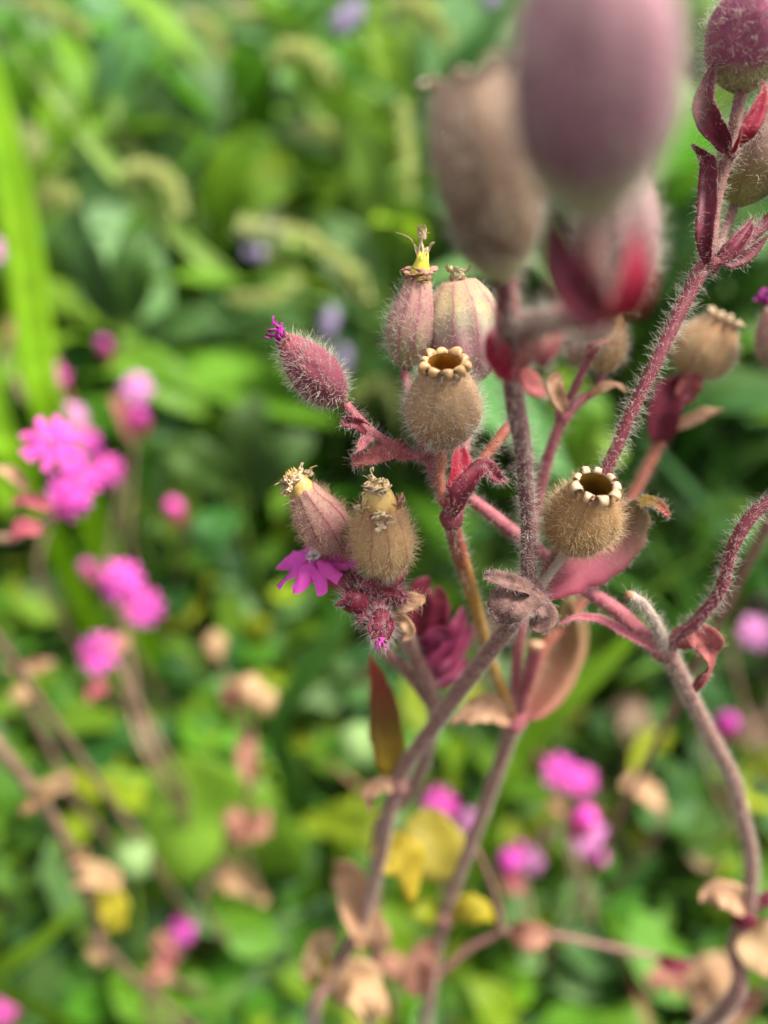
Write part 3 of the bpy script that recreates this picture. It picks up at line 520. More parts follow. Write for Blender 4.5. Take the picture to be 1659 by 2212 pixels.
tube('stem', px((1225, 890, .099), (1243, 845, .102), (1258, 800, .104)), [.0005, .0005], M['stem_pink'], B, seed=31)
leaf('withered_bract', px((1270, 855, .098), (1300, 838, .0965), (1330, 832, .0965), (1356, 848, .0970)), W(34, .097), M['bract_tan'], B, TOCAM+.5*UPV, 'lance', cup=.3, wave=.06, seed=32)
leaf('withered_bract', px((1220, 890, .097), (1200, 850, .0955), (1198, 822, .0955), (1212, 815, .0960)), W(34, .097), M['bract_tan'], B, TOCAM, 'strip', cup=.4, wave=.08, seed=33)
leaf('withered_bract', px((1262, 770, .0950), (1285, 745, .0930), (1325, 738, .0930)), W(30, .093), M['bract_rose'], B, TOCAM+.4*UPV, 'lance', cup=.3, wave=.08, seed=34)
tube('stem', px((1118, 1545, .1205), (1138, 1480, .1150), (1158, 1400, .1090)), [.0010, .0009, .0010], M['stem_pink'], B, seed=32)
blob('cut_end', at(1158, 1395, .1085), (.0014, .0014, .0009), M['bract_tan'], B, seed=3, axis=UPV)
leaf('leaf', px((1118, 1550, .1215), (1165, 1475, .1210), (1215, 1390, .1190), (1228, 1290, .1150)), W(120, .119), M['leaf_salmon'], B, TOCAM-.3*RGT, 'ovate', cup=.35, seed=35, nl=20)
leaf('leaf', px((1122, 1552, .1235), (1190, 1490, .1260), (1240, 1380, .1260), (1235, 1270, .1240)), W(100, .124), M['leaf_salmon'], B, TOCAM+.4*RGT, 'ovate', cup=.3, seed=36, nl=20)
leaf('dead_leaf', px((1105, 1556, .1200), (1060, 1530, .1165), (1015, 1540, .1160), (978, 1565, .1175)), W(88, .118), M['bract_tan'], B, TOCAM+.3*UPV, 'lance', cup=.3, wave=.12, seed=37)
leaf('leaf', px((985, 1900, .1545), (950, 1850, .160), (930, 1800, .163), (925, 1745, .165)), W(130, .16), M['leaf_olive'], B, TOCAM+.5*UPV, 'oval', cup=.2, seed=38)
leaf('leaf', px((962, 1978, .162), (1000, 1965, .157), (1040, 1968, .155), (1068, 1990, .156)), W(80, .157), M['leaf_yellow'], B, TOCAM+.5*UPV, 'ovate', cup=-.3, seed=39)
leaf('leaf', px((958, 1985, .162), (925, 1970, .158), (890, 1975, .157)), W(75, .157), M['lf_yel'], B, TOCAM+.5*UPV, 'ovate', cup=-.3, seed=40)
leaf('dead_leaf', px((945, 2040, .168), (915, 2060, .164), (900, 2110, .165), (905, 2150, .168)), W(64, .165), M['leaf_rust'], B, TOCAM, 'strip', cup=.4, wave=.05, seed=41)
tube('stem', px((938, 2115, .174), (1010, 2050, .172), (1078, 2008, .170), (1068, 1930, .166), (1030, 1835, .158)), [.0009, .0008, .0007, .0006], M['stem_dusty'], B, seed=33)
tube('stem', px((1078, 2008, .170), (1130, 2018, .170), (1183, 2017, .171), (1340, 2050, .174), (1500, 2082, .178)), [.0007, .0006, .0006], M['stem_dusty'], B, hair=3, seed=34)
leaf('leaf', px((1102, 2012, .1685), (1140, 2020, .166), (1188, 2020, .168)), W(58, .167), M['leaf_rust'], B, TOCAM+.2*UPV, 'oval', cup=.3, seed=42)
leaf('dead_leaf', px((1420, 2070, .175), (1460, 2085, .173), (1500, 2085, .175)), W(50, .173), M['bract_wine'], B, TOCAM+.2*UPV, 'lance', cup=.3, seed=43)

for (x_, y_, d_, r_, m_) in ((1112, 1552, .121, 26, 'stem_pink'), (976, 1116, .0865, 25, 'stem_wine'), (1217, 898, .098, 17, 'stem_pink'), (960, 1980, .162, 22, 'stem_dusty')):
    blob('node', at(x_, y_, d_), (W(r_, d_), W(r_, d_), W(r_*1.3, d_)), M[m_], B, seed=x_, axis=UPV, hair=100, hl=.0009)
# ---- plant at the right with the S-shaped branch
c0 = at(1533, 2212, .142)
Cp = thing('campion_plant', (c0[0]-.004, c0[1]+.012, 0), 'arching mauve campion stem with a bare S-curved branch and a withered silvery stub', 'plant')
tube('stem', to_ground(c0, -.004)+px((1533, 2212, .142), (1587, 2040, .134), (1614, 1975, .131), (1623, 1859, .126), (1605, 1769, .121), (1581, 1678, .1155), (1527, 1576, .1075), (1467, 1455, .0985), (1436, 1402, .0940)), [.00125, .00125, .0012, .00115, .0011, .00105, .0010, .00115], M['stem_dusty'], Cp, hair=12, hl=.0008, seed=40)
tube('stem', px((1430, 1410, .0945), (1407, 1392, .0930), (1340, 1327, .0915), (1295, 1294, .0912), (1262, 1272, .0912), (1180, 1205, .0915), (1110, 1150, .0915), (1060, 1110, .0912), (1015, 1078, .0910)), [.0012, .0010, .0009, .0008, .0008], M['stem_pink'], Cp, hair=8, hl=.0011, hm='hair_pink', seed=41)
tube('stem', px((1433, 1402, .0938), (1428, 1375, .0915), (1414, 1342, .0890), (1388, 1305, .0868), (1359, 1285, .0855)), [.0010, .0008, .00065, .0006, .00062], M['stem_silver'], Cp, hair=12, hl=.0012, seed=42)
blob('cut_end', at(1358, 1285, .0850), (.00055, .00055, .0003), M['leaf_tan'], Cp, seed=4, axis=nz(at(1355, 1280, .0845)-at(1388, 1305, .0868)))
tube('stem', px((1440, 1405, .0938), (1455, 1385, .0925), (1507, 1339, .0895), (1556, 1275, .0870), (1574, 1208, .0853), (1593, 1160, .0842), (1623, 1115, .0835), (1659, 1086, .0830), (1720, 1050, .0825), (1800, 960, .082)), [.0011, .0008, .00075, .00075, .00073, .0007], M['stem_wine'], Cp, hair=9, hl=.0014, seed=43)
capsule(Cp, at(1795, 965, .082), at(1830, 800, .078), W(140, .08), 'bud', M['cap_bud'], seed=41, hair=300)
leaf('bract', px((1415, 1402, .0925), (1358, 1374, .0900), (1303, 1342, .0890), (1247, 1334, .0885), (1200, 1352, .0885)), W(34, .089), M['stem_pink'], Cp, TOCAM+.6*UPV, 'lance', cup=.5, seed=50, hair=420, hl=.0008, nl=20)
leaf('withered_bract', px((1445, 1392, .0925), (1490, 1372, .0900), (1522, 1385, .0895), (1532, 1430, .0905), (1500, 1488, .0925)), W(84, .09), M['bract_rose'], Cp, TOCAM+.3*UPV, 'lance', cup=.35, wave=.17, seed=51, hair=420, hl=.0007, nl=26, nw=9)
leaf('withered_bract', px((1612, 1962, .1300), (1580, 1935, .1275), (1545, 1930, .1275), (1515, 1950, .1285)), W(56, .128), M['bract_tan'], Cp, TOCAM+.3*UPV, 'strip', cup=.3, wave=.14, seed=52, nl=20)
leaf('withered_bract', px((1618, 1958, .1300), (1650, 1940, .1290), (1700, 1925, .130)), W(52, .129), M['bract_wine'], Cp, TOCAM, 'lance', cup=.4, wave=.06, seed=53)
leaf('leaf', px((1605, 2010, .132), (1640, 2040, .130), (1690, 2060, .131)), W(110, .131), M['leaf_tan'], Cp, TOCAM+.3*UPV, 'oval', cup=.3, wave=.06, seed=54)
blob('node', at(1608, 1978, .1312), (.0021, .0021, .0026), M['bract_wine'], Cp, seed=5, axis=UPV)

blob('node', at(1434, 1402, .0938), (W(27, .094), W(27, .094), W(32, .094)), M['stem_dusty'], Cp, seed=8, axis=UPV, hair=160, hl=.0009)
# ---- plant at the left with the pair of straw capsules above a knot of buds
d0 = at(800, 2212, .178)
D = thing('campion_plant', (d0[0], d0[1]+.012, 0), 'pale stemmed campion with two straw capsules above a knot of hairy maroon buds', 'plant')
tube('stem', to_ground(d0)+px((800, 2212, .190), (812, 2000, .172), (815, 1800, .152), (880, 1720, .142), (918, 1640, .1325), (938, 1530, .1185), (899, 1423, .1060), (873, 1367, .0985), (850, 1310, .0925)), [.0014, .0013, .0012, .0012, .0011, .0010, .0009], M['stem_dusty'], D, hair=4, hl=.0010, seed=60)
tube('stem', px((938, 1530, .1185), (880, 1450, .1110), (830, 1406, .1060), (800, 1340, .0985), (785, 1300, .0940)), [.0010, .0009, .0008], M['stem_dusty'], D, hair=4, hl=.0010, seed=61)
tube('stem', px((850, 1310, .0925), (835, 1280, .0885), (830, 1236, .0858)), [.0008, .0007, .0006], M['stem_silver'], D, hair=8, hl=.0009, hm='hair_tan', seed=62)
tube('stem', px((840, 1310, .0925), (780, 1260, .0895), (734, 1186, .0868)), [.0008, .0007, .0006], M['stem_pink'], D, hair=8, hl=.0009, seed=63)
k2 = capsule(D, at(830, 1240, .0858), at(820, 1088, .0795), W(132, .083), 'half', M['cap_straw'], seed=61, hair=2300, hl=.0013, hm='hair_tan', mouth=.62, jag=.09, ribs=.02, scraps=((20, 'shrivel', .0017, .0014, 7, .8), (95, 'shrivel', .0015, .0026, 8, .1), (165, 'shrivel_pink', .0016, .0012, 5, .8), (70, 'shrivel_pink', .0008, .0012, 4, .3)))
ragged('withered_petal', at(812, 1052, .0782), UPV+.1*RGT, .0014, .0020, M['shrivel'], k2, 1, 9)
ragged('withered_petal', at(812, 1062, .0778), UPV*.8+TOCAM*.3, .0014, .0038, M['tooth_white'], k2, 11, 11)
tube('withered_style', px((806, 1040, .0780), (804, 1025, .0778), (800, 1015, .0776), (806, 1010, .0776), (806, 1018, .0776)), .00007, M['shrivel'], k2, ns=6)
k1 = capsule(D, at(736, 1190, .0870), at(652, 1056, .0835), W(116, .085), 'half', M['cap_rosy'], seed=62, hair=1700, hl=.0011, hm='hair_tan', mouth=.52, jag=.05, cone='cone', ribs=.02)
ragged('withered_petal', at(640, 1043, .0826), -RGT*.5+UPV*.6, .0017, .0036, M['shrivel'], k1, 6, 13)
ragged('withered_petal', at(630, 1052, .0815), -RGT*.7+TOCAM*.3, .0012, .0026, M['tooth_white'], k1, 16, 9)
ragged('withered_petal', at(664, 1030, .0838), UPV, .0014, .0016, M['shrivel'], k1, 7, 7)
fl = flower(D, at(682, 1206, .0885), nz(-RGT*.30+UPV*.72+TOCAM*.55), .0062, None, 'petal', seed=3, centre='w', tube_len=.0058, tdir=-RGT*.7+UPV*.66, point=-RGT*.95-UPV*.2)
tube('stem', px((754, 1274, .0915), (775, 1290, .092), (810, 1310, .0928)), [.0006, .0007], M['bract_wine'], D, hair=6, seed=64)
# knot of buds and sepals
rgb = random.Random(4)
for (cx, cy, cd_, rx, ry, ax, mt) in ((767, 1297, .0838, 30, 34, -RGT*.6+UPV*.3+TOCAM*.4, 'bract_wine'), (846, 1288, .0850, 26, 36, RGT*.9+TOCAM*.2, 'bract_wine'), (800, 1270, .0855, 28, 30, TOCAM, 'bract_wine'),
                                      (790, 1330, .0845, 22, 26, TOCAM-UPV*.4, 'bract_wine'), (816, 1318, .0850, 26, 30, TOCAM, 'bract_wine')):
    blob('bud', at(cx, cy, cd_), (W(rx, cd_), W(rx, cd_), W(ry, cd_)), M[mt], D, seed=cx, axis=ax, hair=190, hl=.0015, hm='hair_pink', lump=.06)
lb = blob('bud', at(823, 1354, .0822), (W(27, .082), W(27, .082), W(42, .082)), M['bract_wine'], D, seed=9, axis=nz(-UPV+TOCAM*.5), hair=380, hl=.0017, hm='hair_pink', lump=.03)
ragged('petal_tip', at(822, 1378, .0806), nz(-UPV+TOCAM*.6), .0014, .0011, M['petal'], lb, 12, 6)
for k, (pts, wd) in enumerate(((((790, 1295, .0845), (760, 1285, .083), (740, 1300, .0825), (724, 1311, .0825)), 26), (((800, 1275, .086), (770, 1250, .0855), (752, 1225, .086)), 30), (((820, 1290, .085), (850, 1280, .0835), (880, 1298, .083)), 34),
                               (((800, 1310, .0850), (780, 1330, .0835), (776, 1350, .0835)), 24), (((840, 1290, .086), (862, 1255, .0865), (880, 1225, .087)), 30), (((810, 1285, .085), (800, 1265, .083), (770, 1262, .082)), 26),
                               (((823, 1325, .0835), (802, 1350, .0810), (810, 1384, .0808)), 22), (((826, 1325, .0835), (845, 1350, .0810), (836, 1386, .0808)), 22))):
    leaf('sepal', px(*pts), W(wd, .084), M['bract_wine'], D, TOCAM+.3*UPV, 'lance', cup=.5, seed=70+k, hair=140, hl=.0011, hm='hair_pink')
leaf('withered_bract', px((835, 1320, .0875), (870, 1308, .0855), (895, 1298, .085), (918, 1294, .0852)), W(36, .085), M['bract_tan'], D, TOCAM+.3*UPV, 'strip', cup=.6, wave=.08, seed=80, hair=300, hm='hair_tan')
leaf('withered_bract', px((850, 1330, .090), (875, 1345, .0885), (885, 1370, .089), (868, 1385, .0895)), W(40, .089), M['bract_tan'], D, TOCAM, 'lance', cup=.5, wave=.08, seed=81)
for k, (pts, wd, mt) in enumerate(((((900, 1420, .108), (905, 1330, .106), (910, 1275, .105), (925, 1245, .105)), 74, 'bract_wine'), (((905, 1430, .109), (935, 1360, .108), (950, 1310, .107), (945, 1265, .1065)), 70, 'bract_wine'),
                                   (((910, 1440, .110), (960, 1400, .110), (985, 1360, .110), (1000, 1310, .111)), 60, 'leaf_magenta'), (((915, 1450, .111), (950, 1430, .112), (990, 1400, .113), (1025, 1345, .114)), 54, 'leaf_magenta'),
                                   (((900, 1410, .107), (925, 1390, .105), (950, 1370, .1045), (975, 1380, .105)), 60, 'leaf_magenta'), (((920, 1470, .113), (970, 1460, .114), (1010, 1420, .116)), 60, 'leaf_magenta'), (((895, 1420, .107), (875, 1370, .107), (880, 1320, .1075)), 50, 'bract_wine'))):
    leaf('leaf', px(*pts), W(wd, .108), M[mt], D, TOCAM+.2*UPV, 'ovate', cup=.4, wave=.05, seed=90+k)

# ---- a campion just inside the right edge: only the side of a capsule with its purple petal tip shows
e0 = at(1720, 1000, .12)
E = thing('campion_plant', (e0[0]+.02, e0[1]+.03, 0), 'campion at the edge of the picture with shrivelled purple petals on its calyx', 'plant')
tube('stem', to_ground(e0, .02, .03)+px((1720, 1000, .12), (1700, 900, .113), (1698, 800, .107)), [.0012, .0009, .0007], M['stem_dusty'], E, seed=70)
ee = capsule(E, at(1698, 800, .107), at(1668, 665, .1030), W(95, .105), 'bud', M['cap_green'], seed=71, hair=900)
ragged('withered_petal', at(1662, 655, .1025), UPV-.6*RGT, .0026, .0030, M['magenta_dry'], ee, 72, 9)

# ================================================================== flowering campions behind
def dmax(py, z): return (CAM[2]-z)/(.6691+.7431*(py-1106)/F)
def fdepth(px_, py, rpx, zmin=.09, rr=.0088): return min(F*rr/rpx, dmax(py, zmin))
CAMP_GROUP = 'flowering campions in the blur behind'
def flowering(label, flowers, base_px, extra=(), stem='bg_stem', sr=.0011, seed=0, rr=.0088):
    """flowers: (px, py, radius px, facing dx, dy, kind).  base_px: (px, py, d) a point low on the stalk, which goes on down to the soil"""
    rg = random.Random(seed); low = at(*base_px); t = thing('flowering_campion', (low[0], low[1]+.02, 0), label, 'plant')
    P = []
    for (x_, y_, r_, fx, fy, kd) in flowers:
        d = fdepth(x_, y_, r_ if kd != 'bud' else r_*1.5, rr=rr); P.append((at(x_, y_, d), r_*d/F, nz(TOCAM*1.0+RGT*fx+UPV*fy+np.array([0, 0, .25])), kd))
    top = sum(p[0]-p[2]*.016 for p in P)/len(P)+np.array([0, .004, -.012])
    tube('stem', to_ground(low, 0, .02)+[low, (low+top)/2+np.array([rg.uniform(-.004, .004), 0, 0]), top], [sr*1.2, sr*1.1, sr], M[stem], t, k=5, ns=8, seed=seed)
    for i, (c, r, f, kd) in enumerate(P):
        if kd == 'bud':
            blob('bud', c, (r*.8, r*.8, r*1.2), M['petal'], t, seed=i, axis=f+UPV*.3, lump=.08)
            b = blob('calyx', c-f*r*1.0-UPV*r*.6, (r*.9, r*.9, r*1.6), M['calyx'], t, seed=i+3, axis=f+UPV*.8)
            tube('pedicel', [top, (top+c)/2+np.array([0, 0, .002]), c-f*r*1.4-UPV*r*1.4], .0006, M['stem_brick'], t, k=4, ns=8)
        else: flower(t, c, f, r, top, {'f': 'petal', 'p': 'petal_pale'}[kd], seed=seed+i, centre=True, tube_len=r*1.15, openness=rg.uniform(-.1, .2))
    for k, e in enumerate(extra):
        leaf(e[0], px(*e[1]), e[2]*e[1][0][2]/F, M[e[3]], t, TOCAM+.4*UPV+.2*RGT, e[4] if len(e) > 4 else 'lance', cup=.35, wave=.08, seed=seed*7+k)
    return t
flowering('campion with three side-on pink flowers clustered on brick-red calyces', [(112, 955, 66, .55, .35, 'f'), (165, 1035, 56, .8, -.1, 'f'), (150, 1080, 52, .75, -.5, 'f')], (-90, 1240, .17),
          [('dead_leaf', ((60, 1060, .150), (20, 1020, .150), (-20, 1010, .150)), 40, 'bract_tan'), ('leaf', ((90, 1150, .150), (50, 1140, .150), (20, 1170, .150)), 60, 'calyx'), ('leaf', ((110, 1100, .150), (60, 1080, .150), (20, 1090, .150)), 46, 'calyx')], seed=1, rr=.0064)
flowering('tall campion with a loose string of pale pink flowers beside the lime blade', [(108, 815, 40, .1, .1, 'f'), (150, 895, 38, .2, .3, 'p'), (185, 950, 34, .6, .1, 'f'), (62, 645, 36, 0, .1, 'p')], (85, 1250, .37),
          [('dead_leaf', ((70, 760, .36), (40, 720, .36), (15, 690, .36)), 60, 'leaf_rust'), ('dead_leaf', ((90, 880, .36), (60, 850, .36), (30, 790, .36)), 50, 'bg_stem')], seed=2)
flowering('campion with one round pink flower above a dull half-closed one', [(295, 835, 38, 0, .1, 'p'), (298, 898, 24, .2, -.2, 'bud'), (225, 745, 18, 0, 0, 'bud')], (285, 1200, .45),
          [('leaf', ((290, 960, .44), (260, 880, .44), (240, 850, .44)), 40, 'calyx')], seed=3)
flowering('campion with a single deep pink flower seen past darker leaves', [(228, 1018, 40, .2, -.3, 'f')], (235, 1290, .38), seed=4)
flowering('campion with a faded dusty pink flower head in the shade', [(375, 1095, 22, 0, 0, 'bud')], (380, 1290, .5), seed=5)
flowering('campion with a pale pink flower cut by the picture edge', [(-8, 540, 30, 0, 0, 'p')], (-20, 900, .45), seed=6)
flowering('campion with two overlapping round pink flowers and rosy buds', [(258, 1250, 54, 0, .1, 'f'), (310, 1315, 46, .3, -.2, 'f'), (190, 1228, 20, -.2, .3, 'bud'), (168, 1312, 17, -.3, 0, 'bud')], (330, 1620, .30),
          [('dead_leaf', ((280, 1380, .285), (240, 1400, .28), (225, 1440, .28)), 60, 'leaf_rust')], seed=7)
flowering('campion with one round pink flower over a maroon calyx, brown stalk', [(214, 1412, 48, .1, .15, 'f')], (330, 1660, .30),
          [('leaf', ((230, 1480, .285), (205, 1490, .28), (195, 1520, .28)), 50, 'calyx'), ('dead_leaf', ((120, 1430, .29), (60, 1445, .29), (5, 1440, .29)), 40, 'leaf_tan')], seed=8)
flowering('low campion with one flat oval pink flower among clover leaves', [(392, 2006, 34, 0, .9, 'f')], (360, 2110, .31),
          [('leaf', ((380, 2050, .3), (350, 2080, .3), (330, 2090, .3)), 60, 'calyx'), ('dead_leaf', ((380, 2040, .3), (350, 2030, .3), (330, 2050, .3)), 50, 'leaf_rust')], seed=9)
flowering('low campion with a hot pink flower cut off at the corner', [(8, 2180, 36, .2, .3, 'f')], (0, 2260, .27), seed=10)
flowering('campion with a notched pink flower between the two front stalks', [(950, 1742, 38, 0, .1, 'f')], (960, 1930, .33), [('leaf', ((960, 1800, .33), (985, 1850, .33), (990, 1900, .33)), 50, 'calyx')], seed=11)
flowering('campion with a small oval pink flower touching the front stalk', [(1020, 1775, 27, .1, 0, 'p')], (1010, 1930, .34), seed=12)
flowering('campion with a ragged double pink flower head over dead grass', [(1215, 1672, 42, -.1, .1, 'f'), (1262, 1690, 36, .4, 0, 'f')], (1275, 1960, .36),
          [('dead_leaf', ((1270, 1740, .36), (1280, 1770, .36), (1285, 1800, .36)), 50, 'calyx'), ('dead_leaf', ((1220, 1760, .36), (1200, 1740, .36), (1180, 1750, .36)), 40, 'leaf_rust')], seed=13)
flowering('campion with faded pink flowers hanging in a bunch', [(1275, 1808, 44, .1, -.2, 'p'), (1198, 1805, 30, -.1, 0, 'p'), (1262, 1765, 30, .1, .2, 'bud'), (1290, 1850, 24, .1, -.3, 'bud')], (1280, 1990, .36), seed=14)
flowering('campion with a pale oval pink flower beside a rosy one', [(1148, 1862, 32, 0, 0, 'p'), (1100, 1858, 30, -.1, 0, 'bud'), (1120, 1830, 20, 0, 0, 'bud')], (1140, 2040, .36), [('dead_leaf', ((1130, 1920, .35), (1100, 1900, .35), (1080, 1870, .35)), 60, 'calyx')], seed=15)
flowering('campion with a round violet-pink flower beyond the S-curved branch', [(1632, 1366, 38, 0, .1, 'p')], (1640, 1640, .40), seed=16)
flowering('campion with a small violet-pink flower at the edge behind the S-curved branch', [(1650, 1280, 24, 0, .1, 'p')], (1670, 1540, .44), seed=17)
flowering('campion with a small pink flower tucked behind the arching stem', [(1570, 1560, 28, 0, .1, 'bud')], (1580, 1790, .38), seed=18)

# dry stalks with withered pods
def pod_plant(label, stalk, pods=(), leaves=(), seed=0, r=.0013, mat='bg_stem'):
    pts = px(*stalk); t = thing('withered_stalk', (pts[-1][0], pts[-1][1]+.015, 0), label, 'plant')
    tube('stem', pts+[np.array([pts[-1][0], pts[-1][1]+.015, 0])], r, M[mat], t, k=5, ns=8, seed=seed)
    for i, (x_, y_, d, rx, ry, m_) in enumerate(pods):
        blob('pod', at(x_, y_, d), (W(rx, d), W(rx, d), W(ry, d)), M[m_], t, seed=seed+i, axis=UPV+RGT*.1*i, lump=.12)
    for i, (nm, pts_, wd, m_, pf) in enumerate(leaves): leaf(nm, px(*pts_), wd*pts_[0][2]/F, M[m_], t, TOCAM+.4*UPV, 'lance' if pf == 'oval' else pf, cup=.5, wave=.15, twist=(-1)**i*.8, seed=seed*5+i)
    return t
pod_plant('withered brown stalk topped by a cluster of tan pods and a drooping rusty leaf', [(535, 1500, .29), (542, 1600, .30), (545, 1700, .31), (520, 1820, .33)],
          [(505, 1500, .285, 28, 34, 'leaf_rust'), (540, 1490, .28, 30, 34, 'leaf_tan'), (572, 1515, .285, 26, 30, 'leaf_tan')], [('dead_leaf', ((540, 1570, .30), (530, 1640, .295), (540, 1715, .295)), 66, 'leaf_rust', 'oval')], seed=1)
pod_plant('thin dry stalk with one small tan bud at its tip', [(465, 1395, .36), (490, 1470, .38), (520, 1580, .4)], [(465, 1395, .355, 24, 34, 'leaf_tan')], seed=2, r=.0014)
pod_plant('short dry stalk with a rosy bud and a rusty curled leaf', [(505, 1760, .31), (480, 1860, .32), (440, 1960, .33)], [(503, 1778, .305, 22, 34, 'leaf_rust')], [('dead_leaf', ((500, 1800, .31), (550, 1790, .305), (590, 1800, .305)), 60, 'leaf_rust', 'strip'), ('dead_leaf', ((475, 1880, .32), (520, 1900, .315), (580, 1940, .315)), 56, 'leaf_tan', 'strip')], seed=3, r=.0016)
pod_plant('leaning brown stalk at the left with orange dead leaves and one yellow leaf', [(-20, 1590, .195), (60, 1690, .205), (130, 1790, .215), (175, 1890, .225), (215, 1990, .235), (255, 2080, .245)], [],
          [('dead_leaf', ((75, 1735, .207), (110, 1710, .203), (140, 1700, .201), (165, 1672, .20)), 74, 'leaf_tan', 'ovate'), ('dead_leaf', ((80, 1735, .207), (60, 1750, .205), (45, 1745, .205)), 40, 'leaf_rust', 'oval'), ('dead_leaf', ((160, 1900, .225), (200, 1890, .221), (262, 1920, .221)), 84, 'leaf_tan', 'ovate'),
           ('dead_leaf', ((150, 1850, .222), (175, 1845, .22), (190, 1830, .22)), 44, 'leaf_tan', 'oval'), ('leaf', ((215, 1925, .23), (245, 1960, .228), (240, 2015, .228)), 84, 'leaf_yellow', 'ovate'), ('dead_leaf', ((215, 2000, .236), (215, 2050, .233), (220, 2085, .233)), 76, 'leaf_tan', 'oval')], seed=4, r=.0017)
pod_plant('straight brown stalk running down among the clover beside the round pink flower', [(255, 1440, .29), (320, 1560, .31), (375, 1660, .33)], [], seed=5, r=.0016)
pod_plant('thin brown stalk slanting between the clover leaves', [(60, 1520, .32), (120, 1640, .34), (170, 1740, .36)], [(50, 1500, .315, 26, 22, 'leaf_tan')], seed=6, r=.0018)
pod_plant('short pink-brown stalk low among dark leaves', [(350, 2060, .30), (330, 2130, .31), (325, 2200, .32)], [(350, 2110, .30, 24, 20, 'leaf_rust')], [('dead_leaf', ((345, 2080, .30), (330, 2100, .298), (310, 2120, .298)), 40, 'leaf_rust', 'oval')], seed=7, r=.0016)
pod_plant('dry tan stalk lying behind the arching stem with straw leaves', [(1350, 1690, .30), (1400, 1740, .32), (1420, 1800, .33)], [], [('dead_leaf', ((1345, 1685, .30), (1390, 1710, .298), (1445, 1750, .298)), 50, 'leaf_tan', 'strip')], seed=8)
pod_plant('faded stalk with tan withered leaves at the bottom right', [(1480, 2120, .26), (1500, 2180, .27), (1505, 2230, .275)], [], [('dead_leaf', ((1490, 2140, .262), (1540, 2100, .258), (1600, 2090, .258)), 90, 'leaf_tan', 'ovate'), ('dead_leaf', ((1480, 2130, .262), (1440, 2110, .258), (1400, 2140, .258)), 80, 'leaf_rust', 'oval'), ('dead_leaf', ((1500, 2180, .265), (1560, 2180, .26), (1640, 2160, .26)), 100, 'leaf_tan', 'ovate'), ('dead_leaf', ((1560, 2200, .25), (1600, 2150, .25), (1650, 2140, .25)), 80, 'bract_wine', 'ovate')], seed=9, r=.0015)
pod_plant('grey-green stalk carrying one pale green ball-shaped bud', [(290, 1890, .30), (300, 1980, .32), (310, 2060, .335)], [(290, 1855, .297, 42, 46, 'pod_green')], seed=10, mat='green_stem', r=.0011)
pod_plant('green stalk with a pale green ball-shaped bud half hidden by the red-brown leaf', [(775, 1640, .33), (780, 1740, .35), (790, 1840, .37)], [(772, 1605, .33, 42, 46, 'pod_green')], seed=11, mat='green_stem', r=.0011)
pod_plant('withered stub with rust coloured pods under the yellow leaf', [(860, 2070, .29), (850, 2130, .30), (845, 2190, .31)], [(840, 2080, .288, 28, 26, 'leaf_rust'), (880, 2100, .29, 24, 26, 'leaf_tan')], seed=12)

# ================================================================== greenery: shared leaf meshes
def leaf_lib(prof, ratio, curv, cup, seed, nl=9, nw=5, petiole=.12):
    rg = np.random.default_rng(seed); t = np.linspace(0, 1, nl); wd = np.maximum(PROF[prof](np.clip(t, .01, .99)), .03)*ratio*.5; V = []
    ph = rg.uniform(0, 6, 3)
    for i in range(nl):
        for j in range(nw):
            s = -1+2*j/(nw-1); V.append((s*wd[i], petiole+(1-petiole)*t[i]*(1-.12*curv*t[i]), -curv*.45*t[i]**2+cup*wd[i]*abs(s)+.03*ratio*math.sin(t[i]*9+ph[0]+s*2)*abs(s)*2+.04*math.sin(t[i]*4+ph[1])))
    b = len(V); w_ = ratio*.03+.008
    for y_ in (0, petiole+.05):
        V += [(-w_, y_, 0), (w_, y_, 0), (0, y_, -w_*1.5)]
    Fc = grid_faces(nw, nl)+[(b, b+1, b+4, b+3), (b+1, b+2, b+5, b+4), (b+2, b, b+3, b+5)]
    return V, Fc
LIB = {}
def lib(key, mat, var):
    k = (key, mat, var)
    if k not in LIB:
        prof, ratio, curv, cup, pet, nl = {'big': ('lance', .40, .7, .15, .1, 10), 'broad': ('ovate', .55, .5, .15, .15, 10), 'clover': ('oval', .85, .25, .15, .45, 8), 'small': ('ovate', .6, .4, .2, .25, 8), 'blade': ('blade', .026, .45, .3, .0, 12), 'wide': ('blade', .042, .7, .35, .0, 12)}[key]
        V, Fc = leaf_lib(prof, ratio, curv*(.6+.5*var), cup, var*13+len(LIB), nl, 5, pet); nm = 'blade' if key in ('blade', 'wide') else 'leaf'
        me = bpy.data.meshes.new(nm); me.from_pydata(V, [], Fc); me.polygons.foreach_set('use_smooth', [True]*len(me.polygons)); me.materials.append(M[mat]); LIB[k] = me
    return LIB[k]
def put(parent, key, mat, var, off, az, el, size, roll=0.):
    me = lib(key, mat, var); o = bpy.data.objects.new(me.name.split('.')[0], me); COL.objects.link(o); o.parent = parent
    o.matrix_basis = Matrix.Translation(Vector(off)) @ Matrix.Rotation(az, 4, 'Z') @ Matrix.Rotation(el, 4, 'X') @ Matrix.Rotation(roll, 4, 'Y') @ Matrix.Scale(size, 4); return o
